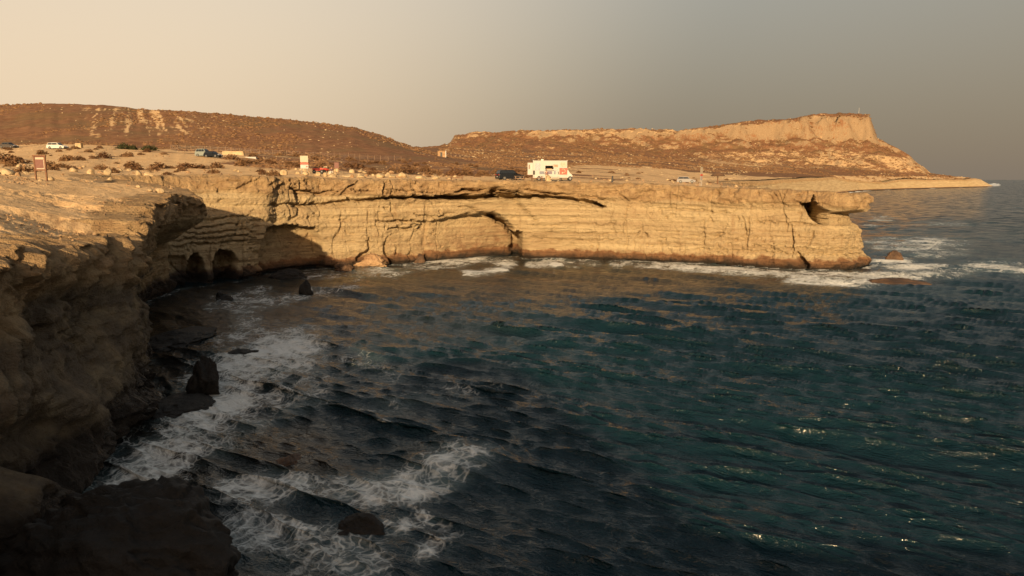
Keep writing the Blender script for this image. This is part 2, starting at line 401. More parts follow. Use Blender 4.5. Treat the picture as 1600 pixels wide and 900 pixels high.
def land(x, y):
    x = np.asarray(x, np.float64); y = np.asarray(y, np.float64)
    d = np.maximum(y, 20)
    w1 = fbm(x, y, 0, 5.0, 4, 0.55, 21); w2 = fbm(x, y, 0, 60.0, 5, 0.55, 31)
    near = np.clip((110 - y) / 30, 0, 1)
    yw = y + near * 1.5 * w1 + (1 - near) * (w2 + 0.5 * fbm(x, y, 0, 14.0, 4, 0.6, 33)) * np.clip(0.02 * d, 0, 24) * np.clip((d - 100) / 100, 0, 1)
    px = column_px(x, y)
    pw = px + (1 - near) * 10 * fbm(x, y, 0, 90.0, 4, 0.5, 41) * np.clip((d - 500) / 300, 0, 1)
    z = np.where(yw < 80, bilin(px, yw, NEAR_PX, NEAR_Y, NEAR_Z), bilin(pw, np.maximum(yw, 80), FAR_PX, FAR_Y, FAR_Z))
    back = np.clip((-24 - y) / 40, 0, 1)
    z = np.where(y < -24, 10.5 + (z - 10.5) * np.interp(x, [-60, -12, 6, 24], [1.0, 1.0, 0.3, 0.05]) + back * 2.0 * fbm(x, y * 0.5, 0, 30.0, 3, 0.5, 55), z)  # added hill drops off to the right, which limits its shadow
    amp = np.clip(0.006 * d, 0.12, 4.0) * np.clip(1.25 - np.abs(d - 260) / 2000, 0.4, 1.2)
    # the apron by the rim and the shore stays low
    amp = amp * np.where(px > 640, np.clip((d - 60) / 500, 0.25, 1.0), 1.0)
    z = z + amp * np.where(d < 75, 0.5, 0.8) * fbm(x, y, 0, 0.09 * d + 1.0, 5, 0.55, 51)
    nk = np.clip(1.3 - d / 200, 0.3, 1)
    hc_ = np.clip((d - 950) / 100, 0, 1) * np.clip((1320 - y) / 60, 0, 1)
    z = z + hc_ * (5.2 * ridged(x, y * 0.35, 0, 30.0, 5, 71) + 2.6 * fbm(x, y, 0, 9.0, 3, 0.6, 73)) * np.clip((z - 14) / 20, 0, 1)
    z = z + nk * (0.09 * ridged(x, y, 0, 1.8, 4, 61) + 0.03 * fbm(x, y, 0, 0.4, 2, 0.6, 63))
    ng = np.clip((90 - y) / 20, 0, 1) * np.clip((y - 5) / 10, 0, 1)
    z = z + ng * (0.10 * blocks(x + 0.3 * y, y, 2.6, 1.1, 731) + 0.05 * blocks(x, y, 0.9, 0.5, 741)) * sstep(-0.15, 0.25, fbm(x, y, 0, 7.0, 3, 0.5, 751))
    return z

# ------------------------------------------------------------------ coast: waterline (b) and rim (r) stations, water on the right-hand side walking along
def RX(px, Y): return ((px - 800) / FPX * Y / 1.008, Y)
ST_ = []
def S(b, r, k=0.0): ST_.append((b[0], b[1], r[0], r[1], k))
S((260, -30), (260, -33)); S((120, -22), (120, -25)); S((40, -20), (40, -23)); S((8, -18), (6, -22)); S((-4, -14), (-8, -17)); S((-9.5, 0), (-14, 0)); S((-13.5, 14), (-16.6, 14))
S(g0(10, 900), (-17.3, 21.5)); S(g0(135, 770), (-18.8, 28)); S(g0(176, 690), RX(140, 33.5)); S(g0(192, 640), RX(180, 37.5)); S(g0(200, 600), RX(214, 41.5))
S(g0(194, 560), RX(222, 44.0), .2); S(g0(185, 530), RX(215, 47.0), .3); S(g0(185, 505), RX(238, 51.5), .6)
S(g0(205, 490), RX(252, 57.0), 1); S(g0(208, 482), RX(268, 63.5), 1); S(g0(215, 475), RX(318, 67.5), 1); S(g0(232, 466), RX(322, 71.0), 1)
S(g0(255, 458), RX(298, 73.5), .8); S(g0(268, 455), RX(235, 74.5), .3); S(g0(275, 453), RX(168, 76.5)); S(g0(280, 451), RX(150, 79))
S(g0(292, 449), RX(172, 82)); S(g0(318, 446), RX(262, 86)); S(g0(345, 442), RX(330, 88.5)); S(g0(375, 437), RX(405, 90.5)); S(g0(405, 431), RX(424, 90.7)); S(g0(430, 427), RX(430, 92.5))
S(g0(500, 419), RX(500, 97.5)); S(g0(600, 414), RX(600, 100.5)); S(g0(700, 407), RX(705, 104)); S(g0(806, 400), RX(800, 106)); S(g0(822, 404), RX(830, 106.3))
S(g0(900, 404), RX(900, 106.5)); S(g0(1000, 408), RX(1005, 104.8)); S(g0(1100, 412), RX(1105, 101.8)); S(g0(1200, 418), RX(1203, 98.5)); S(g0(1280, 423), RX(1276, 95.7)); S(g0(1335, 422), RX(1314, 95.2))
S(g0(1372, 414), RX(1328, 97.2)); S((50.5, 107), (45.5, 103.5)); S((45, 115), (41, 112)); S((43, 127), (39.5, 125)); S((50, 147), (46, 146)); S((64, 205), (60, 205))
S((150, 400), (146, 401)); S((300, 650), (294, 652)); S(g0(1345, 298.2), (372, 768)); S(g0(1400, 296), (490, 905)); S(g0(1460, 294.2), (595, 1015)); S(g0(1520, 292.6), (725, 1135)); S(g0(1557, 291.6), (815, 1240)); S((870, 1330), (820, 1330)); S((800, 1600), (790, 1600)); S((300, 2400), (290, 2400))
ST_ = np.array(ST_)

def resample():
    out = []
    for a, b in zip(ST_[:-1], ST_[1:]):
        L = max(np.hypot(*(b[:2] - a[:2])), np.hypot(*(b[2:4] - a[2:4])))
        m = (a + b) / 2; d = math.hypot((m[0] + m[2]) / 2, (m[1] + m[3]) / 2)
        step = min(max(d * 0.00105, 0.055), 6.0)
        if m[1] < 12: step = 0.5
        if m[1] > 108 and d < 300: step = 0.5
        if a[1] > 1000: step = 12
        n = max(2, int(L / step)); u = np.arange(n) / n
        out.append(a[None] * (1 - u[:, None]) + b[None] * u[:, None])
    out.append(ST_[-1:])
    return np.concatenate(out)
C0 = resample()
def smooth_along(P, metres):
    q = P.copy(); seg = np.hypot(np.diff((P[:, 0] + P[:, 2]) / 2), np.diff((P[:, 1] + P[:, 3]) / 2)); s = np.concatenate([[0], np.cumsum(seg)])
    # fixed-width kernel on a uniform arc-length resampling
    ds = 0.12; U = np.arange(0, s[-1], ds); k = np.exp(-0.5 * (np.arange(-60, 61) * ds / metres) ** 2); k /= k.sum()
    for c in range(P.shape[1]):
        v = np.interp(U, s, P[:, c]); v = np.convolve(np.pad(v, 60, mode='edge'), k, 'valid'); q[:, c] = np.interp(s, U, v)
    return q, s
C1, SARC = smooth_along(C0, 0.55)
RIM = C1[:, 2:4]; BASE = C1[:, 0:2]
mid = smooth_along(C1, 1.6)[0]; mx = (mid[:, 0] + mid[:, 2]) / 2; my = (mid[:, 1] + mid[:, 3]) / 2
tx = np.gradient(mx, SARC + np.arange(len(SARC)) * 1e-6); ty = np.gradient(my, SARC + np.arange(len(SARC)) * 1e-6); tl = np.hypot(tx, ty) + 1e-9
NX, NY = ty / tl, -tx / tl
k_ = np.exp(-0.5 * (np.arange(-30, 31) / 12.0) ** 2); k_ /= k_.sum()
NX = np.convolve(np.pad(NX, 30, mode='edge'), k_, 'valid'); NY = np.convolve(np.pad(NY, 30, mode='edge'), k_, 'valid'); nl = np.hypot(NX, NY); NX /= nl; NY /= nl

def in_poly(x, y, P):
    ins = np.zeros(x.shape, bool); px, py = P[:, 0], P[:, 1]; j = len(P) - 1
    for i in range(len(P)):
        c = ((py[i] > y) != (py[j] > y))
        if c.any():
            ins ^= c & (x < (px[j] - px[i]) * (y - py[i]) / (py[j] - py[i] + 1e-12) + px[i])
        j = i
    return ins
def dist_line(x, y, P, maxd=None):
    best = np.full(x.shape, 1e9 if maxd is None else maxd * maxd)
    for a, b in zip(P[:-1], P[1:]):
        d = b - a; L = d @ d + 1e-9
        if maxd is None: sel = slice(None)
        else:
            sel = (x > min(a[0], b[0]) - maxd) & (x < max(a[0], b[0]) + maxd) & (y > min(a[1], b[1]) - maxd) & (y < max(a[1], b[1]) + maxd)
            if not sel.any(): continue
        X, Y = x[sel], y[sel]
        t = np.clip(((X - a[0]) * d[0] + (Y - a[1]) * d[1]) / L, 0, 1)
        best[sel] = np.minimum(best[sel], (X - a[0] - t * d[0]) ** 2 + (Y - a[1] - t * d[1]) ** 2)
    return np.sqrt(best)
def thin(P, tol):
    keep = [0]; acc = 0
    for i in range(1, len(P)):
        if np.hypot(*(P[i] - P[keep[-1]])) > tol * max(1.0, math.hypot(*P[i]) / 100): keep.append(i)
    return P[keep]
RIM_T = thin(RIM, 0.8); BASE_T = thin(BASE, 0.8)
CLOSE = np.array([[-4000., 2400.], [-4000., -400.], [400., -400.]])
RIM_POLY = np.concatenate([RIM_T, CLOSE]); BASE_POLY = np.concatenate([BASE_T, CLOSE])

# ------------------------------------------------------------------ cliff curtain
def seg_dist(px, py, pts):
    """distance in pixels to a polyline with per-point (x, y, half thickness, depth): returns depth-weighted groove"""
    out = np.zeros(px.shape)
    for (x0, y0, h0, d0), (x1, y1, h1, d1) in zip(pts[:-1], pts[1:]):
        dx, dy = x1 - x0, y1 - y0; L = dx * dx + dy * dy
        sel = (px > min(x0, x1) - 14) & (px < max(x0, x1) + 14) & (py > min(y0, y1) - 20) & (py < max(y0, y1) + 20)
        if not sel.any(): continue
        X, Y = px[sel], py[sel]
        t = np.clip(((X - x0) * dx + (Y - y0) * dy) / L, 0, 1)
        dd = np.hypot(X - x0 - t * dx, Y - y0 - t * dy); h = h0 + (h1 - h0) * t; dp = d0 + (d1 - d0) * t
        out[sel] = np.maximum(out[sel], dp * sstep(1.25, 0.75, dd / h))
    return out

NR, NCAP = 104, 12
def build_cliff():
    n = len(C1)
    rz = land(RIM[:, 0], RIM[:, 1])
    zb = np.where(SARC > 0, -1.6, -1.6)
    t = np.linspace(0, 1, NR)[:, None]
    Z = zb[None] + (rz - zb)[None] * t
    k = np.clip(C1[:, 4], 0, 1)[None]
    w = (1 - k) * np.clip(t, 0, 1) ** 0.9 + k * sstep(0.48, 0.86, t)
    X = BASE[None, :, 0] * (1 - w) + RIM[None, :, 0] * w
    Y = BASE[None, :, 1] * (1 - w) + RIM[None, :, 1] * w
    s = np.broadcast_to(SARC[None], X.shape)
    hgt = rz[None] - Z                                   # depth below the rim
    far = np.clip((np.hypot(X, Y) - 160) / 200, 0, 1); small = 1 - far
    # --- rock relief
    D = 0.55 * fbm(X, Y, Z * 0.7, 7.0, 3, 0.5, 101) + 0.34 * fbm(X, Y, Z, 2.1, 4, 0.55, 111)
    zt = Z + 0.35 * fbm(s, 0, 0, 14.0, 3, 0.5, 121) + 0.012 * s
    bedmask = 0.12 + 0.88 * sstep(-0.25, 0.35, fbm(s, Z * 1.5, 0, 9.0, 3, 0.5, 131))
    beds = np.sign(vnoise(0, 0, zt * 1.15, 141)) * np.abs(vnoise(0, 0, zt * 1.15, 141)) ** 0.5 * 0.17 + vnoise(s * 0.04, 0, zt * 3.1, 142) * 0.13 + vnoise(s * 0.12, 0, zt * 6.5, 143) * 0.07
    capz = sstep(2.4, 1.7, hgt + 0.7 * fbm(s, 0, 0, 5.0, 3, 0.5, 151))
    D = D + beds * bedmask * (1 - 0.6 * capz)
    # caprock: blocky and proud
    blk = vnoise(s * 0.55 + 3 * vnoise(s * 0.2, Z * 0.4, 0, 161), Z * 0.8, 0, 162)
    D = D + capz * (0.20 + 0.42 * np.sign(blk) * np.abs(blk) ** 0.4 + 0.16 * ridged(X, Y, Z, 1.1, 4, 163))
    # vertical joints
    cr = 1 - np.abs(vnoise(s * 0.62 + 0.5 * fbm(s, Z, 0, 3.0, 3, 0.5, 171), Z * 0.10, 0, 172))
    D = D - 0.5 * np.clip((cr - 0.93) / 0.07, 0, 1) * sstep(0.0, 0.5, fbm(s, Z, 0, 5.0, 2, 0.5, 173) + 0.25)
    D = D + 0.09 * ridged(X, Y, Z * 1.6, 0.55, 3, 181) + 0.10 * fbm(X, Y, Z * 2.0, 0.9, 3, .6, 182)
    bk = blocks(s, Z, 1.5, 0.75, 701); bk2 = blocks(s, Z, 0.7, 0.33, 711)
    rug = 0.35 + 0.65 * sstep(-0.2, 0.3, fbm(s, Z * 2, 0, 6.0, 3, 0.5, 721)); nw = np.clip((78 - Y) / 12, 0, 1)
    D = D + bk * (0.10 + 0.10 * capz + 0.20 * nw) * rug + bk2 * (0.05 + 0.05 * capz + 0.05 * nw) * rug + nw * (0.07 * ridged(X, Y, Z, 0.32, 3, 745) + 0.10 * blocks(s + Z, Z - 0.4 * s, 0.45, 0.3, 747) * rug)
    ln = np.abs(vnoise(s * 0.22, zt * 1.7, 0, 731)); ln2 = np.abs(vnoise(s * 0.5 + 9, zt * 3.3, 0, 733))
    D = D - 0.30 * sstep(0.07, 0.02, ln) * sstep(0.12, 0.4, fbm(s, Z, 0, 4.0, 3, 0.55, 735)) - 0.16 * sstep(0.09, 0.02, ln2) * sstep(0.15, 0.4, fbm(s + 50, Z, 0, 3.0, 3, 0.55, 737))
    pit = vnoise(s * 1.1, Z * 2.0, 0, 739); D = D - 0.35 * sstep(0.62, 0.85, pit)
    # honeycomb weathering low on the wall
    hc = np.abs(vnoise(s * 1.5, Z * 1.7, 0, 191)); D = D - 0.28 * sstep(0.45, 0.8, hc) * sstep(4.6, 2.5, Z) * sstep(-0.1, 0.3, fbm(s, 0, 0, 16, 2, 0.5, 192))
    # wave-cut foot
    D = D + 0.55 * (1 - nw) * sstep(1.5, 0.9, Z + 0.5 * fbm(s, 0, 0, 3.0, 3, 0.5, 201)) - 0.45 * sstep(0.45, 0.1, Z)
    D = D * (small + 0.6 * far)
    # rounded rim
    u = np.clip(1 - hgt / 0.8, 0, 1); D = D - (0.55 - 0.3 * nw) * (1 - np.sqrt(np.maximum(1 - u * u, 0)))
    # --- features read from the photograph, on the wall's own surface
    px, py = proj(X, np.maximum(Y, 1.0), Z)
    farwall = (SARC > SARC[np.argmin(np.abs(RIM[:, 0] - RX(168, 76.5)[0]) + np.abs(RIM[:, 1] - 76.5))])[None] & (X < 52) & (Y < 111) & (Y > 70)
    wob = 5 * fbm(s, Z, 0, 2.6, 4, 0.6, 211); wob2 = 5 * fbm(s, Z, 9, 2.6, 4, 0.6, 215)
    jag = fbm(s, Z, 3, 0.8, 3, 0.6, 217)
    qx, qy = px + wob + 2 * jag, py + 0.7 * wob2 + 2.4 * jag + 1.6 * blocks(s, Z * 0, 1.1, 1.0, 219)
    I = np.zeros(X.shape)
    def groove(pts): 
        nonlocal I
        I = np.maximum(I, seg_dist(qx, qy, pts))
    # undercut under the caprock
    groove([(425, 318, 2, .8), (470, 321, 2.2, 1), (520, 316, 2.2, 1), (560, 312, 2.6, 1.4), (600, 310, 2.4, 2.5), (640, 309, 2.8, 3.5), (680, 308, 3.2, 5), (715, 309, 3.8, 6), (745, 309, 4.4, 7), (775, 307, 3.8, 6), (805, 308, 3.2, 5), (840, 307, 2.5, 3.2), (880, 311, 3.2, 4.2), (915, 315, 3.6, 4.8), (938, 319, 3, 4), (947, 324, 1.5, .8)])
    groove([(712, 299, 1.5, 1), (740, 297, 2.4, 3.4), (775, 300, 2.6, 3.8), (800, 304, 2.4, 3.4)]); groove([(750, 293, 1.2, .8), (790, 297, 2, 1.4), (830, 306, 2, 1.4)])
    groove([(822, 295, 1.5, 1), (850, 301, 2.2, 1.6), (885, 306, 2, 1.4), (925, 309, 1.4, .8), (960, 313, 1.2, .6)])
    groove([(455, 297, 2, .8), (470, 299, 3, 1.6), (500, 301, 2, 1.2), (525, 299, 1.6, .8)]); groove([(462, 300, 4, 1.4), (464, 312, 4, 1.2)])
    groove([(545, 297, 1.5, .9), (565, 298, 1.5, .9), (580, 300, 1.2, .7)]); groove([(598, 287, 1.2, .8), (597, 302, 2.6, 1.2)]); groove([(562, 282, 1.2, .6), (541, 292, 1.2, .6)])
    groove([(602, 296, 1, .6), (650, 299, 1, .7), (700, 300, .8, .4)])
    # broad arch with strata lines, deep joint on its right side
    yt = np.interp(qx, [575, 600, 650, 700, 745, 768, 790, 802, 809, 814], [385, 364, 351, 341, 334, 334, 344, 362, 385, 405])
    arch = sstep(-2.5, 2.5, qy - yt) * sstep(580, 625, qx) * sstep(812, 808, qx) * farwall
    I = np.maximum(I, arch * (0.4 + 3.4 * np.clip((qx - 600) / 205, 0, 1) ** 1.3))
    ya = sstep(7.5, 2.0, np.abs(qy - yt - 3.5)) * sstep(752, 785, qx) * (qx < 812) + sstep(9, 3, np.abs(qx - 806)) * (qy > 360)
    I = np.maximum(I, np.clip(ya, 0, 1) * farwall * 7.5)
    groove([(588, 346, 1.5, .8), (640, 347, 2, 1.4), (690, 348, 1.2, .8)]); groove([(605, 358, 1.2, .8), (640, 357, 1.8, 1.5), (690, 357, 1.2, .9)])
    groove([(650, 337, 1, .7), (695, 337, 1, .8)]); groove([(718, 324, .9, .6), (735, 324, 1.1, .9), (752, 331, 1.2, .9)]); groove([(720, 370, 2, 1.0), (729, 370, 2, 1.0)])
    groove([(805, 312, 1.8, .9), (822, 328, 1.6, .8), (832, 340, 1.8, 1), (843, 352, 1.2, .7)])
    groove([(622, 365, 2, .9), (606, 372, 1.5, .6), (603, 395, 2.4, 1.2), (614, 412, 3.6, 2.2)]); groove([(577, 372, 1.5, .6), (577, 392, 2.4, 1.0), (558, 405, 3, 1.3)]); groove([(621, 386, 2, 1), (620, 398, 2, 1)])
    groove([(641, 398, 4, 1.4), (650, 401, 3, 1.2)]); groove([(662, 385, 2, 1), (662, 394, 4, 1.2)])
    # shallow cave beside the headland's shadow, two dark cave mouths further in
    I = np.maximum(I, sstep(-2, 3, qy - np.interp(qx, [408, 415, 470, 492, 505], [372, 358, 355, 358, 380])) * sstep(405, 416, qx) * sstep(508, 498, qx) * farwall * 2.3)
    groove([(415, 357, 2.4, 2.4), (455, 355, 3, 2.8), (470, 356, 3, 2.6), (492, 359, 2, 1.4)])
    for x0, x1, top in ((292, 322, 399), (336, 371, 392)):
        xm, hw = (x0 + x1) / 2, (x1 - x0) / 2
        yy = top + 16 * np.clip(np.abs(qx - xm) / hw, 0, 1.2) ** 3 + 5 * jag + 3 * blocks(s, Z * 0, 0.9, 1, 229)
        I = np.maximum(I, sstep(-1.5, 2.5, qy - yy) * sstep(hw + 2, hw - 2, np.abs(qx - xm)) * sstep(452, 440, qy) * farwall * (3.2 + 1.5 * jag))
    I = np.maximum(I, sstep(-2, 2, qy - 401) * sstep(255, 262, qx) * sstep(292, 287, qx) * farwall * 1.2)
    for yy in (341, 352, 362, 371, 380):
        groove([(262, yy + 6, 1.0, .25), (330, yy, 1.6, .55), (398, yy - 3, 1.0, .35)])
    # hollow under the mushroom cap at the tip, hole in the foot
    poly = np.array([(1249, 317), (1258, 318), (1266, 316), (1271, 305), (1275, 316), (1284, 323), (1295, 328), (1296, 351), (1283, 351), (1268, 341), (1258, 328)])
    hole = in_poly(qx * 0.7 + px * 0.3, qy * 0.7 + py * 0.3, poly) & farwall
    I = np.maximum(I, hole * 7.5)
    groove([(1244, 396, 3, .8), (1252, 406, 5, 1.6), (1260, 416, 4, 1.4)])
    for x0, y0, x1, y1, d in ((1236, 352, 1237, 402, .8), (1100, 345, 1101, 385, .5), (1160, 338, 1168, 388, .6), (1170, 340, 1168, 390, .6), (1228, 340, 1228, 360, .5), (1270, 358, 1262, 385, .5), (1008, 365, 1013, 372, 1.0), (977, 345, 979, 400, .35), (934, 380, 932, 398, .5), (1202, 300, 1210, 318, .8), (1208, 298, 1218, 316, .9), (1216, 300, 1224, 318, .7), (1052, 303, 1062, 314, .5), (1060, 305, 1072, 314, .5), (968, 301, 983, 313, .9), (1335, 352, 1342, 376, .8), (1340, 370, 1352, 392, .7), (1352, 380, 1362, 396, .6)):
        groove([(x0, y0, 1.0, d * .6), ((x0 + x1) / 2 + 1, (y0 + y1) / 2, 1.5, d), (x1, y1, 1.0, d * .6)])
    for a in ([(1000, 317), (1060, 321), (1105, 326)], [(1030, 326), (1100, 330), (1140, 331)], [(1110, 316), (1160, 322), (1200, 319), (1250, 322)], [(1180, 346), (1240, 349), (1280, 350)], [(830, 352), (900, 349), (960, 352)], [(850, 362), (930, 366), (1000, 364)], [(1090, 388), (1170, 392), (1230, 396), (1300, 397), (1350, 398)], [(830, 372), (900, 376), (970, 374)], [(1180, 384), (1280, 388), (1340, 388)]):
        groove([(x, y, 1.1, .45) for x, y in a])
    I = I * farwall * np.where(qy < 325, 0.35 + 0.65 * sstep(-0.35, 0.05, fbm(s, 0, 0, 6.0, 3, 0.6, 227) + 0.25 * sstep(640, 700, qx)), 1.0)
    # mushroom cap on the point
    cx, cy = RX(1322, 97)
    dtip = np.hypot(RIM[:, 0] - cx, RIM[:, 1] - cy)[None]
    tipm = sstep(7.5, 3.5, dtip) * np.clip((RIM[None, :, 0] - 41.5) / 2.0, 0, 1)
    capb = sstep(7.45, 7.95, Z + 0.35 * fbm(s, 0, 0, 2.5, 3, 0.5, 221))
    D = D + tipm * (1.9 * capb - 0.8 * sstep(5.6, 6.2, Z) * (1 - capb))
    # --- near wall: buttresses and hollows in the shade
    nearw = (Y < 52) & (Y > 8) & (X < 0) & (SARC < SARC[np.argmin(np.abs(RIM[:, 1] - 52) + np.abs(RIM[:, 0] + 26))])[None]
    nx_, ny_ = px + 14 * fbm(X, Y, Z, 2.2, 4, 0.55, 231), py + 14 * fbm(X, Y, Z + 40, 2.2, 4, 0.55, 232)
    def blob(cx, cy, rx, ry, d, soft=0.35):
        r = np.sqrt(((nx_ - cx) / rx) ** 2 + ((ny_ - cy) / ry) ** 2); return d * sstep(1 + soft, 1 - soft, r)
    B = blob(14, 600, 50, 90, 0.7, .25) + blob(10, 850, 55, 110, 1.5, .2) + blob(185, 560, 36, 110, 0.8, .3) + blob(120, 690, 40, 120, 0.6, .4) + blob(190, 690, 22, 80, .7, .3)
    B = B - blob(105, 520, 55, 80, 0.9, .5) - blob(60, 700, 60, 60, 1.2, .35) - blob(150, 620, 18, 60, .5, .4) - blob(200, 450, 30, 25, .5, .5) + blob(150, 425, 60, 35, .55, .5)
    D = D + np.where(nearw, 0.8 * B + 0.30 * ridged(X, Y, Z, 3.2, 4, 233) + 0.10 * fbm(X, Y, Z * 0.5, 0.7, 3, .6, 234), 0)
    D = D - I
    X2 = X + NX[None] * D; Y2 = Y + NY[None] * D
    V = np.stack([X2, Y2, Z + (0.05 * fbm(X, Y, Z, 0.8, 2, .5, 241) + small * 0.16 * sstep(1.2, 0.2, hgt) * (blocks(s, Z * 0, 1.4, 1.0, 243) + 0.6 * vnoise(s * 1.7, 0, 0, 245))) * (t > 0.02)], -1)
    # --- cap rows running inland over the rim
    q = (np.linspace(0, 1, NCAP + 1)[1:, None] ** 1.3) * np.minimum(4.2, 4.2 + far[-1:] * 20)
    Xc = X2[-1:] - NX[None] * q; Yc = Y2[-1:] - NY[None] * q
    Zc = land(Xc, Yc) + 0.05 - 0.32 * (q / 4.2) ** 2 * 1.0
    Zc[0] = np.minimum(Zc[0], 0.5 * (Zc[0] + V[-1, :, 2]))
    V = np.concatenate([V, np.stack([Xc, Yc, Zc], -1)], 0)
    capa = np.concatenate([np.broadcast_to(capz, X.shape), np.ones(Xc.shape)], 0)
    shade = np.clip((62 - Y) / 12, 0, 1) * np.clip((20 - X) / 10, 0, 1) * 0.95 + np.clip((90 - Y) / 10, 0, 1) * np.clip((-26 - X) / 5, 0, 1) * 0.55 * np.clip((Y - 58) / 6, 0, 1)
    wet = np.concatenate([shade, np.zeros(Xc.shape)], 0)  # attribute carries the shade painted on the near and inlet walls
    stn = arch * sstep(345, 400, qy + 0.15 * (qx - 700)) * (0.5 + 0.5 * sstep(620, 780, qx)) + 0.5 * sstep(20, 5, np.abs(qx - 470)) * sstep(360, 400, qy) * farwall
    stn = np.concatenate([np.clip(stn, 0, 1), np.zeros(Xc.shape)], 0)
    return V, capa, wet, stn  # wet holds the painted shade
VC, CAPA, SHADEA, STNA = build_cliff()
rows = VC.shape[0]
ih = int(np.argmin(np.hypot(RIM[:, 0] - RX(298, 73.5)[0], RIM[:, 1] - 73.5))); il1 = int(np.argmin(np.hypot(RIM[:, 0] - RX(215, 47)[0], RIM[:, 1] - 47.0)))
ib = int(np.argmin(np.hypot(RIM[:, 0] - RX(430, 92.5)[0], RIM[:, 1] - 92.5))); ie = int(np.argmin(np.hypot(RIM[:, 0] - 46, RIM[:, 1] - 146)))
for nm, a, b, lab in (('near_cliff', 0, il1, 'shaded near sea cliff dropping to the dark water'), ('headland_cliff', il1, ih, 'overhanging rock shelf jutting over the inlet'),
                      ('inlet_cliff', ih, ib, 'shaded layered wall with dark cave mouths at the head of the inlet'), ('sunlit_cliff', ib, ie, 'long sunlit layered cliff ending in a mushroom shaped point'),
                      ('far_shore_cliff', ie, len(C1) - 1, 'low rocky shore running out to the distant cape')):
    v = VC[:, a:b + 1]; f = grid_faces(rows, b + 1 - a).reshape(-1, 4)
    me = np_mesh(nm, v, f, {'cap': CAPA[:, a:b + 1], 'wet': SHADEA[:, a:b + 1], 'stain': STNA[:, a:b + 1]})  # 'wet' carries the painted shade
    tag(link(nm, me, M_CLIFF), lab, 'cliff', kind='structure')

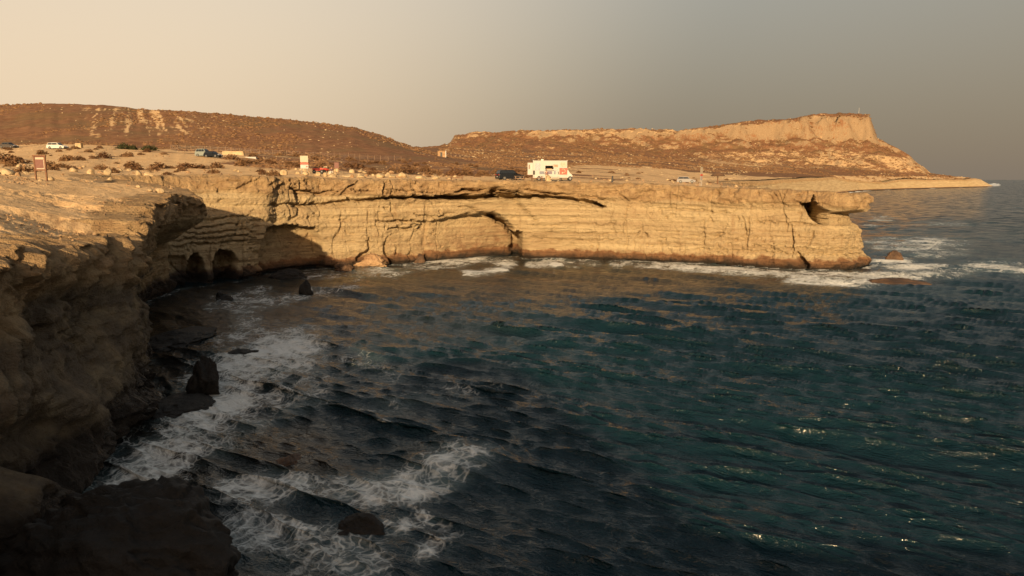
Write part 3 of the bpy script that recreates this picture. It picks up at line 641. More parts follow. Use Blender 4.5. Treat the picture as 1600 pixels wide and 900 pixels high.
# ------------------------------------------------------------------ land sheet
def build_land():
    pxs = np.concatenate([np.arange(-2400, -300, 60), np.arange(-300, -20, 14), np.arange(-20, 1620, 3.2), np.arange(1620, 2000, 25)])
    ys = np.concatenate([np.arange(9, 24, 0.8), np.arange(24, 76, 0.24), np.arange(76, 132, 0.5), 132 * 1.0135 ** np.arange(0, 84), np.arange(410, 1040, 10), np.arange(1040, 1300, 3.2), np.arange(1310, 1500, 20), np.arange(1500, 2350, 85)])
    PX, YY = np.meshgrid(pxs, ys); XX = (PX - 800) / FPX * 1.0117 * YY
    Z = land(XX, YY)
    # slope for bare rock
    gy = np.abs(np.gradient(Z, axis=0) / np.gradient(YY, axis=0)); gx = np.abs(np.gradient(Z, axis=1) / np.gradient(XX, axis=1))
    steep = sstep(0.42, 0.9, np.hypot(gx, gy))
    hill = (PX < 690) & (YY > np.interp(PX, [-300, 0, 250, 400, 560, 690], [215, 215, 205, 200, 210, 235])) & (YY < 520)
    ys_ = np.interp(PX, [690, 850, 1000, 1150, 1300, 1440, 1600], [250, 370, 520, 640, 800, 1010, 1300])
    head = (PX >= 690) & (YY > ys_) | (YY >= 520)
    sc = np.full(Z.shape, 0.24) + 0.20 * sstep(0.0, 0.4, fbm(XX, YY, 0, 9.0, 3, 0.5, 306)) * (YY > 70)
    mid_ = sstep(118, 150, YY) * np.interp(PX, [200, 420, 560, 800, 900, 1000], [0.08, 0.22, 0.34, 0.32, 0.18, 0.08]); sc = sc + mid_
    sc = np.where(hill, 0.66, sc)
    pxn, pyn = proj(XX, YY, Z)
    fan = (pxn - 205) / (pyn - 110) + 0.05 * fbm(XX, YY, 0, 12.0, 3, 0.6, 300)
    streak = 0.8 * vnoise(fan * 14, pyn * 0.05, 0, 301) + 0.8 * vnoise(fan * 34, pyn * 0.09, 0, 302) + 0.5 * fbm(XX, YY, 0, 9, 3, .6, 304)
    er = sstep(110, 150, pxn) * sstep(350, 230, pxn - (pyn - 168) * 1.2) * sstep(165, 170, pyn) * sstep(226, 195, pyn)
    sc = np.where(hill, sc - er * np.clip(0.10 + 0.20 * streak, 0, .3), sc)
    bands = 0.10 * fbm(XX, YY, Z * 3, 60, 3, 0.5, 303)
    hd = 0.66 + 1.6 * bands
    pale = sstep(212, 206, pyn) * sstep(1150, 1040, pxn) * 0.22 + sstep(0, 3, pyn - np.interp(pxn, [900, 1100, 1300, 1420], [238, 236, 232, 245])) * sstep(3, 0, pyn - np.interp(pxn, [900, 1100, 1300, 1420], [256, 260, 262, 268])) * sstep(1040, 1130, pxn) * 0.2
    hd = hd - 0.8 * pale - steep * 0.22 + 0.10 * fbm(XX, YY, Z, 9.0, 3, 0.6, 305)
    sc = np.where(head, hd, sc)
    sc = np.where((PX > 1290) & (YY > 600) & (Z < 17), 0.36, sc)
    sc = np.clip(sc, 0, 1)
    ins = in_poly(XX, YY, RIM_POLY); d = dist_line(XX, YY, RIM_T, 8.0)
    keep = ins & (d > 1.7 * np.clip(np.hypot(XX, YY) / 100, 1, 4))
    dz = np.where(d < 4.5, 0.10 * sstep(4.2, 2.5, d), 0.0)
    V = np.stack([XX, YY, Z - dz], -1).reshape(-1, 3)
    F = grid_faces(len(ys), len(pxs)); r = keep.ravel()
    ok = r[F].all(-1)
    fy = YY[:-1, :-1]; h = hill[:-1, :-1]; he = head[:-1, :-1]
    A = {'scrub': sc.ravel(), 'steep': steep.ravel()}
    for nm, sel, lab in (('ground', ~h & ~he, 'bare sandy plateau above the cliffs'), ('hill', h & ~he, 'long rounded brown hill behind the parked cars'), ('headland', he, 'distant scrubby headland with a flat topped pale crag')):
        f = F[ok & sel]
        v, f, a = compact(V, f, A)
        tag(link(nm, np_mesh(nm, v, f, a), M_GROUND), lab, 'land', kind='structure')
    # land beside the viewpoint, and the unseen shade hill added behind it
    gx_ = np.linspace(-300, 260, 160); gy_ = np.linspace(-180, 11, 100); GX, GY = np.meshgrid(gx_, gy_); GZ = land(GX, GY) - 0.06
    k2 = (in_poly(GX, GY, RIM_POLY) & (dist_line(GX, GY, RIM_T, 5.0) > 1.5)).ravel(); f = grid_faces(100, 160).reshape(-1, 4); f = f[k2[f].all(-1)]
    v, f, a = compact(np.stack([GX, GY, GZ], -1).reshape(-1, 3), f, {'scrub': np.full(GX.size, .2), 'steep': np.zeros(GX.size)})
    tag(link('near_ground_shade_hill', np_mesh('near_ground_shade_hill', v, f, a), M_GROUND), 'sandy plateau beside the viewpoint, with an added unseen hill behind that casts shade', 'land', kind='structure')
build_land()

# ------------------------------------------------------------------ sea
def build_sea():
    pxs = np.concatenate([np.linspace(-2600, -60, 70)[:-1], np.arange(-60, 1660, 2.55), np.arange(1660, 2300, 7), np.linspace(2310, 4200, 50)])
    dep = np.concatenate([np.arange(1120, 285, -1.2), np.array([284.6, 284, 283.4, 282.8, 282.2, 281.7, 281.35, 281.2])])
    dist = np.array([g0(800, p)[1] for p in dep]); dist = np.concatenate([[6, 8, 10, 12], dist[dist > 13.5], [60000, 110000]])
    PX, D = np.meshgrid(pxs, dist); X = (PX - 800) / FPX * 1.0 * D; Y = D.copy()
    sx = np.gradient(X, axis=1); sy = np.gradient(Y, axis=0); sp = np.maximum(sx, sy * 0.75)
    r = np.random.default_rng(3); Zs = np.zeros(X.shape); DX = np.zeros(X.shape); DY = np.zeros(X.shape)
    land_ins = in_poly(X, Y, BASE_POLY)
    near = (Y < 700) & ~land_ins
    xs, yv, spv = X[near], Y[near], sp[near]
    zz = np.zeros(xs.shape); ax = np.zeros(xs.shape); ay = np.zeros(xs.shape)
    nW = 130
    lam = np.exp(np.linspace(math.log(0.32), math.log(12.0), nW)) * r.uniform(0.93, 1.07, nW)
    for L in lam:
        th = R(58) + r.normal(0, 0.17 + 0.06 * (L < 0.9)); kx, ky = math.cos(th), math.sin(th); k = 2 * math.pi / L
        A = 0.0155 * L * (1.0 if L < 1.5 else (1.5 / L) ** 0.95) * r.uniform(0.6, 1.3); ph = r.uniform(0, 6.283)
        fade = np.clip((L / spv - 2.0) / 2.0, 0, 1); use = fade > 0
        if not use.any(): continue
        p = k * (kx * xs[use] + ky * yv[use]) + ph; c = np.cos(p) * fade[use] * A; s_ = np.sin(p) * fade[use] * A
        zz[use] += c; ax[use] -= kx * s_; ay[use] -= ky * s_
    # gusts and calmer lanes
    g = 0.8 + 0.45 * fbm(xs, yv, 0, 26.0, 3, 0.5, 401)
    Zs[near] = zz * g; DX[near] = ax * g * 1.35; DY[near] = ay * g * 1.35
    # foam density on the surface
    px, py = proj(X, Y, np.zeros(X.shape)); F = np.zeros(X.shape); hump = np.zeros(X.shape)
    wx = 10 * fbm(X, Y, 0, 4.0, 4, 0.55, 411) * 40 / np.maximum(Y, 20) ; wy = 0.5 * 10 * fbm(X, Y, 7, 4.0, 4, 0.55, 412) * 40 / np.maximum(Y, 20)
    qx, qy = px + wx * 2, py + wy * 2
    def patch(cx, cy, rx, ry, d, hh=0.0):
        nonlocal F, hump
        rr = np.sqrt(((qx - cx) / rx) ** 2 + ((qy - cy) / ry) ** 2); m = sstep(1.6, 0.2, rr)
        F = np.maximum(F, d * m); hump = np.maximum(hump, hh * m)
    def band(pts, w, d, hh=0.0):
        for (a, b), (c, e) in zip(pts[:-1], pts[1:]):
            n = max(2, int(math.hypot(c - a, e - b) / min(18, w * 0.35)))
            for i in range(n): patch(a + (c - a) * i / n, b + (e - b) * i / n, w, w * 0.55, d, hh)
    band([(190, 775), (250, 720), (300, 680), (330, 640), (350, 600), (390, 575), (430, 550), (455, 535)], 82, 0.72)
    band([(330, 690), (420, 620), (500, 600)], 75, 0.48); band([(380, 770), (470, 762), (560, 768), (640, 760), (690, 735)], 66, 0.68, .1)
    band([(400, 830), (470, 850), (560, 880)], 85, 0.60); band([(610, 830), (650, 812), (690, 840), (640, 880)], 46, 0.62); patch(715, 725, 95, 34, 0.56, .45); patch(660, 728, 26, 18, .62, .3)
    patch(600, 665, 16, 9, .62); band([(560, 640), (700, 610), (780, 600)], 45, 0.38); band([(430, 560), (520, 545), (620, 590)], 40, .40)
    band([(345, 545), (400, 500), (350, 470), (420, 450)], 34, 0.50); band([(330, 480), (420, 472), (500, 455), (560, 440)], 26, 0.50); band([(480, 432), (560, 428), (640, 422)], 20, 0.56)
    band([(640, 414), (700, 408), (760, 405), (800, 412)], 22, 0.72); band([(730, 428), (790, 424)], 14, 0.72, .2); band([(830, 412), (880, 410), (940, 409)], 14, 0.66); patch(868, 414, 16, 5, .85, .35)
    band([(960, 412), (1040, 416), (1120, 421), (1200, 427), (1280, 432), (1340, 430)], 15, 0.66, .1); band([(1240, 436), (1310, 440), (1380, 436), (1440, 430)], 24, 0.70, .2); patch(1440, 426, 100, 16, .74, .4)
    patch(1430, 384, 105, 16, .74, .3); patch(1470, 396, 60, 9, .7); band([(1480, 428), (1540, 418), (1600, 422)], 26, .70, .2); patch(1375, 342, 34, 6, .66); patch(1360, 352, 20, 4, .6); patch(1395, 410, 40, 8, .9, .2)
    near2 = near & (Y < 130)
    d = np.full(X.shape, 99.0); d[near2] = dist_line(X[near2], Y[near2], BASE_T[(BASE_T[:, 1] < 170) & (BASE_T[:, 1] > -5)], 12.0)
    F = np.maximum(F, sstep(3.2, 0.2, d) * np.where(px > 560, 0.68, 0.5))
    f2 = (Y > 300) & (Y < 1500) & ~land_ins; d2 = np.full(X.shape, 999.0); d2[f2] = dist_line(X[f2], Y[f2], BASE_T[BASE_T[:, 1] > 170], 20.0)
    F = np.maximum(F, sstep(14.0, 2.0, d2) * 0.95); F = np.maximum(F, sstep(1.3, .3, np.hypot((px - 1553) / 14, (py - 289) / 3.5)) * 1.1)
    F = F * np.where(Y > 80, 0.72 + 0.42 * sstep(-0.35, 0.3, fbm(X, Y, 0, 5.0, 4, 0.6, 431)), 0.97 + 0.22 * sstep(-0.3, 0.3, fbm(X, Y, 0, 2.5, 3, 0.6, 433)))
    # whitecaps on the steepest crests
    cap = np.zeros(X.shape); cap[near] = sstep(0.42, 0.75, zz * g) * 0.42; F = np.maximum(F, cap)
    wc = sstep(0.66, 0.86, vnoise(X * 0.05, Y * 0.09, 0, 421)) * sstep(90, 140, Y) * sstep(900, 500, Y); F = np.maximum(F, 0.5 * wc)
    sh = np.maximum(sstep(9.0, 0.5, d) * 0.8, 0.0)
    for cx, cy, rx, ry, dd in ((450, 700, 90, 45, .9), (600, 500, 240, 40, .35), (1400, 440, 70, 10, .9), (560, 450, 120, 18, .5), (880, 440, 200, 18, .5)):
        sh = np.maximum(sh, dd * sstep(1.3, .4, np.sqrt(((qx - cx) / rx) ** 2 + ((qy - cy) / ry) ** 2)))
    V = np.stack([X + DX, Y + DY, Zs * (1 - 0.3 * np.clip(F, 0, 1)) + hump], -1).reshape(-1, 3)
    keep = (~land_ins | (dist_line(X, Y, BASE_T, 9.5) < 9.4)).ravel()
    f = grid_faces(len(dist), len(pxs)).reshape(-1, 4); f = f[keep[f].any(-1)]
    v, f, a = compact(V, f, {'foam': F.ravel(), 'shallow': sh.ravel()})
    o = link('sea', np_mesh('sea', v, f, a), M_SEA)
    tag(o, 'choppy dark teal sea with foam along the rocks', 'sea', kind='structure')
build_sea()
#OBJECTS
# ------------------------------------------------------------------ things: mesh builder
class MB:
    def __init__(s): s.v = []; s.f = []
    def add(s, vs, fs):
        o = len(s.v); s.v += [tuple(p) for p in vs]; s.f += [tuple(i + o for i in f) for f in fs]; return s
    def box(s, x0, x1, y0, y1, z0, z1):
        return s.add([(x0, y0, z0), (x1, y0, z0), (x1, y1, z0), (x0, y1, z0), (x0, y0, z1), (x1, y0, z1), (x1, y1, z1), (x0, y1, z1)],
                     [(3, 2, 1, 0), (4, 5, 6, 7), (0, 1, 5, 4), (1, 2, 6, 5), (2, 3, 7, 6), (3, 0, 4, 7)])
    def prism(s, prof, y0, y1, top=None, zt=0, zb=0):
        """side outline (x, z) pushed from y0 to y1; above zb the half width shrinks to `top` of itself at zt"""
        n = len(prof); ym = (y0 + y1) / 2; h = (y1 - y0) / 2
        def k(z): return 1.0 if top is None else 1 + (top - 1) * min(1, max(0, (z - zb) / (zt - zb)))
        vs = [(x, ym - h * k(z), z) for x, z in prof] + [(x, ym + h * k(z), z) for x, z in prof]
        fs = [tuple(range(n)), tuple(range(2 * n - 1, n - 1, -1))] + [(i, i + n, (i + 1) % n + n, (i + 1) % n) for i in range(n)]
        return s.add(vs, fs)
    def tube(s, a, b, r0, r1=None, n=8):
        r1 = r0 if r1 is None else r1; a = Vector(a); b = Vector(b); d = (b - a).normalized()
        u = d.orthogonal().normalized(); w = d.cross(u)
        vs = [a + (u * math.cos(6.28319 * i / n) + w * math.sin(6.28319 * i / n)) * r0 for i in range(n)] + [b + (u * math.cos(6.28319 * i / n) + w * math.sin(6.28319 * i / n)) * r1 for i in range(n)]
        return s.add(vs, [tuple(range(n - 1, -1, -1)), tuple(range(n, 2 * n))] + [(i, (i + 1) % n, (i + 1) % n + n, i + n) for i in range(n)])
    def mesh(s, name, mat, bevel=0.0, smooth=False):
        me = bpy.data.meshes.new(name); me.from_pydata(s.v, [], s.f)
        bm = bmesh.new(); bm.from_mesh(me)
        bmesh.ops.recalc_face_normals(bm, faces=bm.faces)
        if bevel: bmesh.ops.bevel(bm, geom=list(bm.edges), offset=bevel, segments=2, affect='EDGES', clamp_overlap=True)
        bm.to_mesh(me); bm.free()
        me.materials.append(mat)
        if smooth: me.polygons.foreach_set('use_smooth', [True] * len(me.polygons))
        return me
    def build(s, name, mat, parent=None, bevel=0.0, smooth=False):
        return link(name, s.mesh(name, mat, bevel, smooth), None, parent)
def empty(name, loc, rz=0.0):
    o = bpy.data.objects.new(name, None); COL.objects.link(o); o.location = loc; o.rotation_euler = (0, 0, rz); o.empty_display_size = 0.2
    return o
def copy_tree(o, parent=None):
    c = o.copy(); COL.objects.link(c); c.parent = parent
    for ch in list(o.children): copy_tree(ch, c)
    return c
def spot(px, Y, sink=0.0):
    x = (px - 800) / FPX * 1.0117 * Y
    return (x, Y, float(land(np.array([x]), np.array([Y]))[0]) - sink)

M_TYRE = mat_plain('black_tyre', (0.02, 0.02, 0.02), 0.85); M_RIM = mat_plain('alloy_rim', (0.16, 0.16, 0.16), 0.5, 0.3)
M_GLASS = mat_plain('dark_car_glass', (0.015, 0.018, 0.022), 0.08, 0, 0.1); M_TAIL = mat_plain('red_tail_lamp', (0.35, 0.02, 0.015), 0.3); M_HEAD = mat_plain('clear_headlamp', (0.7, 0.7, 0.68), 0.15)
M_WHITE = mat_plain('white_paint', (0.38, 0.37, 0.35), 0.5, 0, 0.06); M_TRIM = mat_plain('black_plastic', (0.025, 0.025, 0.027), 0.6)
M_WOOD = mat_plain('brown_weathered_wood', (0.16, 0.075, 0.04), 0.85, 0, 0.3, 9); M_WOODP = mat_plain('grey_weathered_wood', (0.25, 0.16, 0.10), 0.85, 0, 0.3, 9)
M_PLATE = mat_plain('cream_sign_panel', (0.42, 0.36, 0.27), 0.6, 0, 0.06); M_RED = mat_plain('red_sign_paint', (0.55, 0.07, 0.04), 0.55, 0, 0.08); M_STEEL = mat_plain('galvanised_post', (0.42, 0.40, 0.37), 0.55, 0.4)
M_BROWNP = mat_plain('brown_sign_panel', (0.17, 0.075, 0.06), 0.7); M_STRAW = mat_plain('dark_straw_thatch', (0.12, 0.065, 0.035), 0.95, 0, 0.35, 14)

# ------------------------------------------------------------------ cars
def car(name, label, loc, rz, paint, L=4.3, W=1.76, H=1.48, style='hatch', group=None, lamps=True):
    t = tag(empty(name, loc, rz), label, 'car', group)
    h2, hw = L / 2, W / 2; belt = 0.62 * H; ride = 0.20
    body = [(-h2, ride + 0.18), (-h2 + 0.06, belt - 0.02), (-h2 + 0.2, belt + 0.02), (h2 - 1.25 * L / 4.3, belt), (h2 - 0.30, belt - 0.17), (h2 - 0.02, belt - 0.32), (h2, ride + 0.18), (h2 - 0.12, ride), (-h2 + 0.12, ride)]
    if style == 'pickup': roof = [(-0.55, belt), (-0.45, H - .03), (0.35, H), (1.05, belt)]
    elif style == 'saloon': roof = [(-h2 + 0.65, belt), (-h2 + 1.15, H - 0.05), (-0.2, H), (0.45, H - 0.05), (h2 - 1.3 * L / 4.3, belt)]
    else: roof = [(-h2 + 0.10, belt), (-h2 + 0.38, H - 0.06), (-0.3, H), (0.35, H - 0.04), (h2 - 1.25 * L / 4.3, belt)]
    b = MB(); b.prism(body, -hw, hw, 0.93, belt, ride + 0.3)
    bo = b.build('body', paint, t, 0.045, False)
    c = MB(); c.prism(roof, -hw * 0.93, hw * 0.93, 0.80, H, belt); c.build('cabin', paint, t, 0.04)
    # glass: side panes, windscreen, rear screen, each 8 mm proud of the cabin
    cx = sum(p[0] for p in roof) / len(roof); zi = belt + 0.07; zo = H - 0.13
    def xat(z, left):
        pts = sorted([p for p in roof if (p[0] < cx) == left], key=lambda p: p[1])
        return float(np.interp(z, [p[1] for p in pts], [p[0] for p in pts]))
    def yat(z): return hw * 0.93 * (1 + (0.80 - 1) * (z - belt) / (H - belt))
    xl0, xl1, xr0, xr1 = xat(zi, True) + 0.13, xat(zo, True) + 0.12, xat(zi, False) - 0.16, min(xat(zo, False), roof[-2][0]) - 0.03
    cuts = [0.0, 0.46, 1.0] if style != 'van' else [0, .34, .67, 1]
    for sy in (-1, 1):
        for q0, q1 in zip(cuts[:-1], cuts[1:]):
            a0, a1 = xl0 + (xr0 - xl0) * q0 + .03, xl0 + (xr0 - xl0) * q1 - .03; b0, b1 = xl1 + (xr1 - xl1) * q0 + .03, xl1 + (xr1 - xl1) * q1 - .03
            m = MB(); y0, y1 = yat(zi), yat(zo); e = 0.010
            m.add([(a0, sy * (y0 + e), zi), (a1, sy * (y0 + e), zi), (b1, sy * (y1 + e), zo), (b0, sy * (y1 + e), zo), (a0, sy * (y0 - .02), zi), (a1, sy * (y0 - .02), zi), (b1, sy * (y1 - .02), zo), (b0, sy * (y1 - .02), zo)],
                  [(0, 1, 2, 3), (7, 6, 5, 4), (0, 4, 5, 1), (1, 5, 6, 2), (2, 6, 7, 3), (3, 7, 4, 0)])
            m.build('side_window', M_GLASS, t)
    for left, nm in ((False, 'windscreen'), (True, 'rear_window')):
        s_ = -1 if left else 1; m = MB(); z0, z1 = zi + .0, (H - .12); x0, x1 = xat(z0, left), xat(z1, left); y0, y1 = yat(z0) * .88, yat(z1) * .88; e = .015 * s_
        m.add([(x0 + e, -y0, z0), (x0 + e, y0, z0), (x1 + e, y1, z1), (x1 + e, -y1, z1), (x0 - e, -y0, z0), (x0 - e, y0, z0), (x1 - e, y1, z1), (x1 - e, -y1, z1)], [(0, 1, 2, 3), (7, 6, 5, 4), (0, 4, 5, 1), (1, 5, 6, 2), (2, 6, 7, 3), (3, 7, 4, 0)])
        m.build(nm, M_GLASS, t)
    wb = L * 0.30
    for x in (-wb, wb * 1.03):
        for sy in (-1, 1):
            w = MB(); w.tube((x, sy * (hw - .18), .32), (x, sy * (hw + .012), .32), .32, .31, 18); wo = w.build('wheel', M_TYRE, t, 0.0)
            r = MB(); r.tube((x, sy * (hw + .0), .32), (x, sy * (hw + .024), .32), .21, .19, 14); r.build('rim', M_RIM, wo)
    for sy in (-1, 1):
        MB().box(-h2 - .012, -h2 + .10, sy * hw * .62 - .13, sy * hw * .62 + .13, belt - .26, belt - .08).build('tail_light', M_TAIL, t, .02)
        MB().box(h2 - .30, h2 - .025, sy * hw * .66 - .14, sy * hw * .66 + .14, belt - .36, belt - .24).build('headlight', M_HEAD, t, .02)
        MB().box(roof[-1][0] - .35, roof[-1][0] - .2, sy * (hw + .0), sy * (hw + .14), belt + .03, belt + .15).build('mirror', paint, t, .02)
    MB().box(-h2 - .03, -h2 + .1, -hw * .9, hw * .9, ride + .06, ride + .24).build('bumper', M_TRIM, t, .02); MB().box(h2 - .1, h2 + .03, -hw * .9, hw * .9, ride + .02, ride + .2).build('bumper', M_TRIM, t, .02)
    MB().box(-h2 - .02, -h2 + .02, -.26, .26, ride + .3, ride + .41).build('number_plate', M_WHITE, t)
    return t
P_BLACK = mat_plain('black_car_paint', (0.012, 0.014, 0.018), 0.18, 0.1, 0.1); P_WHITE = mat_plain('white_car_paint', (0.55, 0.54, 0.51), 0.2, 0, 0.05)
P_SILVER = mat_plain('silver_car_paint', (0.17, 0.16, 0.165), 0.5, 0.0, 0.06); P_GREY = mat_plain('grey_car_paint', (0.10, 0.085, 0.075), 0.3, 0.3, 0.1); P_TEAL = mat_plain('pale_green_car_paint', (0.26, 0.29, 0.27), 0.3, 0.3, 0.08)
CARS = 'cars parked on the plateau'
car('parked_car', 'black estate car with its rear to us beside the white food truck', spot(797, 117), R(24), P_BLACK, 4.6, 1.86, 1.66, 'hatch', CARS)
car('parked_car', 'white hatchback in the sun at the foot of the brown hill', spot(111, 166), R(-4), P_WHITE, 4.3, 1.76, 1.5, 'hatch', CARS)
car('parked_car', 'dark grey car half hidden by a sand bank at the far left', spot(37, 176), R(-8), P_GREY, 4.2, 1.75, 1.45, 'saloon', CARS)
car('parked_car', 'pale green van with dark windows parked in front of the wire fence', spot(333, 156), R(-10), P_TEAL, 3.6, 1.75, 1.7, 'van', CARS)
car('parked_car', 'low black car nose right just ahead of the pale green van', spot(346, 154), R(-14), P_BLACK, 3.7, 1.7, 1.35, 'hatch', CARS)
car('parked_car', 'silver car with a black roof on the open sand towards the point', spot(1066, 160), R(-14), P_SILVER, 4.1, 1.75, 1.45, 'hatch', CARS)

# ------------------------------------------------------------------ food truck
def food_truck():
    Y = 114.0; x0 = spot(832, Y)[0]; x1 = spot(884, Y)[0]; L = x1 - x0
    t = tag(empty('food_truck', (x0, Y, spot(855, Y)[2] + 0.02), R(0)), 'white food truck with a serving window and a red square sign', 'truck')
    W, zb, zt = 2.2, .48, 3.1
    # the near side wall is four pieces around the serving opening
    wx0, wx1, wz0, wz1 = .36 * L, .60 * L, 1.75, 2.38
    b = MB(); b.box(0, wx0, 0, .06, zb, zt); b.box(wx1, L, 0, .06, zb, zt); b.box(wx0, wx1, 0, .06, zb, wz0); b.box(wx0, wx1, 0, .06, wz1, zt); b.build('side_wall', M_WHITE, t)
    b = MB(); b.box(0, L, W - .06, W, zb, zt); b.box(0, .06, .06, W - .06, zb, zt); b.box(L - .06, L, .06, W - .06, zb, zt); b.box(.06, L - .06, .06, W - .06, zb, zb + .08); b.build('box_body', M_WHITE, t)
    r = MB(); r.box(-.04, L + .04, -.04, W + .04, zt, zt + .09); r.build('roof', M_WHITE, t, .03)
    MB().box(wx0 + .2, wx1 - .2, .9, 1.1, 1.0, 1.95).build('counter_unit', mat_plain('tan_counter', (.38, .24, .13), .7), t)
    m = MB(); e = .07; m.box(wx0 - e, wx1 + e, -.03, -.002, wz1, wz1 + e); m.box(wx0 - e, wx1 + e, -.03, -.002, wz0 - e, wz0); m.box(wx0 - e, wx0, -.03, -.002, wz0, wz1); m.box(wx1, wx1 + e, -.03, -.002, wz0, wz1); m.build('window_frame', M_WHITE, t)
    MB().box(wx0 - .1, wx1 + .1, -.32, -.035, wz0 - .1, wz0 - .05).build('serving_shelf', M_STEEL, t)
    # printed panels and posters
    cols = {'pale_blue': (.50, .56, .62), 'grey_blue': (.24, .26, .33), 'violet_grey': (.25, .20, .28), 'dark': (.03, .025, .022), 'tan': (.48, .33, .22), 'cream': (.66, .58, .46), 'faded': (.58, .58, .56)}
    def panel(nm, c, a, b_, z0, z1, d=.012): return MB().box(a * L, b_ * L, -d, -.001, z0, z1).build(nm, mat_plain(c + '_print', tuple(v * .62 for v in cols[c]), .6, 0, .35, 7), t)
    panel('printed_panel', 'pale_blue', .06, .22, 1.62, 2.75); panel('printed_panel', 'dark', .0, .06, .95, 1.62); panel('menu_board', 'grey_blue', .19, .33, 1.05, 1.5); panel('menu_board', 'violet_grey', .42, .56, 1.05, 1.52); panel('menu_board', 'grey_blue', .62, .66, 1.02, 1.6)
    panel('printed_panel', 'tan', .58, .73, 2.15, 2.55); panel('printed_panel', 'faded', .66, .73, 1.05, 2.0); panel('printed_panel', 'dark', .735, .755, 1.0, 1.45); panel('printed_panel', 'faded', .12, .15, 1.7, 1.85, .02); panel('printed_panel', 'cream', .80, .98, 2.2, 2.9)
    s = MB(); s.box(.775 * L, 1.0 * L, -.05, -.001, .98, 2.02); so = s.build('red_sign', M_RED, t)
    # pale swirl painted on the red sign
    g = MB(); cxs, czs = .888 * L, 1.5
    for i in range(11):
        a0, a1 = -2.4 + i * .42, -2.4 + (i + 1) * .42; r0 = .17 + .018 * i; r1 = .17 + .018 * (i + 1); w = .05
        pts = [(cxs + r0 * math.cos(a0), czs + r0 * math.sin(a0)), (cxs + (r0 + w) * math.cos(a0), czs + (r0 + w) * math.sin(a0)), (cxs + (r1 + w) * math.cos(a1), czs + (r1 + w) * math.sin(a1)), (cxs + r1 * math.cos(a1), czs + r1 * math.sin(a1))]
        g.add([(x, -.058, z) for x, z in pts] + [(x, -.049, z) for x, z in pts], [(0, 1, 2, 3), (7, 6, 5, 4), (0, 4, 5, 1), (1, 5, 6, 2), (2, 6, 7, 3), (3, 7, 4, 0)])
    g.tube((cxs - .16, -.058, czs - .26), (cxs - .16, -.05, czs - .26), .09, .09, 10); g.build('swirl_mark', mat_plain('salmon_mark', (.72, .42, .30), .5), so)
    # rear door standing open, with two narrow panes
    d = MB(); d.box(-.86, -.02, .0, .05, .95, 2.85); do = d.build('rear_door', M_WHITE, t)
    MB().box(-.70, -.50, -.012, -.001, 1.85, 2.55).build('pane', mat_plain('brown_pane', (.14, .085, .045), .25), do); MB().box(-.30, -.14, -.012, -.001, 1.6, 2.55).build('pane', mat_plain('pale_pane', (.45, .43, .38), .25), do)
    # cab nose, screen, lamps, wheels
    n = MB(); n.prism([(L, .42), (L, 1.75), (L + .18, 1.72), (L + .50, 1.18), (L + .78, 1.02), (L + .86, .55), (L + .80, .42)], .15, W - .15, .86, 1.75, .6); no = n.build('cab_nose', M_WHITE, t, .06)
    w = MB(); w.add([(L + .22, .35, 1.66), (L + .48, .35, 1.22), (L + .48, W - .35, 1.22), (L + .22, W - .35, 1.66), (L + .18, .35, 1.6), (L + .44, .35, 1.18), (L + .44, W - .35, 1.18), (L + .18, W - .35, 1.6)], [(0, 1, 2, 3), (7, 6, 5, 4), (0, 4, 5, 1), (1, 5, 6, 2), (2, 6, 7, 3), (3, 7, 4, 0)]); w.build('windscreen', M_GLASS, no)
    MB().box(L + .70, L + .90, .0, W, .38, .56).build('bumper', M_TRIM, t, .02)
    for yy in (.35, W - .35): MB().box(L + .80, L + .87, yy - .12, yy + .12, .72, .9).build('headlight', M_HEAD, t, .02)
    for xx in (.95, L + .52):
        for yy, sg in ((.06, -1), (W - .06, 1)):
            ty_ = MB(); ty_.tube((xx, yy - sg * .2, .36), (xx, yy + sg * .07, .36), .36, .35, 18); to = ty_.build('wheel', M_TYRE, t)
            q = MB(); q.tube((xx, yy + sg * .05, .36), (xx, yy + sg * .085, .36), .2, .18, 12); q.build('rim', M_RIM, to)
    MB().box(.3, .75, -.012, -.001, .56, .85).build('locker_hatch', M_STEEL, t); MB().box(1.3, 1.7, .7, 1.2, zt + .09, zt + .33).build('roof_vent', M_STEEL, t, .03)
    for xx in (.03, L - .03): MB().tube((xx, -.01, zt + .09), (xx, -.01, zt + .17), .05, .05, 8).build('marker_lamp', M_HEAD, t)
    MB().box(1.6, L - .8, .2, W - .2, .30, .48).build('chassis', M_TRIM, t)
food_truck()

# ------------------------------------------------------------------ picnic tables, umbrella, signs, fence
def picnic(label, loc, rz, mat, L=1.9):
    t = tag(empty('picnic_table', loc, rz), label, 'table', 'wooden picnic tables along the cliff edge')
    for i in range(5): MB().box(-L / 2, L / 2, -.36 + i * .147, -.36 + i * .147 + .135, .72, .765).build('plank', mat, t)
    for sy in (-1, 1):
        for j in range(2): MB().box(-L / 2, L / 2, sy * .70 - .13 + j * .135, sy * .70 - .13 + j * .135 + .125, .43, .47).build('bench_plank', mat, t)
    for x in (-L * .36, L * .36):
        for sy in (-1, 1): MB().prism([(x - .045, 0), (x + .045, 0), (x + .045, .72), (x - .045, .72)], -.03 + sy * .28, .05 + sy * .28).build('leg', mat, t)
        MB().box(x - .05, x + .05, -.82, .82, .36, .43).build('crossbar', mat, t)
    MB().box(-L * .36, L * .36, -.04, .04, .36, .42).build('stretcher', mat, t)
    return t
picnic('dark wooden picnic table alone on the sand in front of a brown bush', spot(715.5, 108), R(2), M_WOOD, 2.3)
picnic('grey wooden picnic table beside the front of the black estate car', spot(812, 108.5), R(-6), M_WOODP, 1.7)
picnic('red brown picnic table in front of the food truck rear wheel', spot(838, 108.5), R(3), M_WOOD, 2.1)
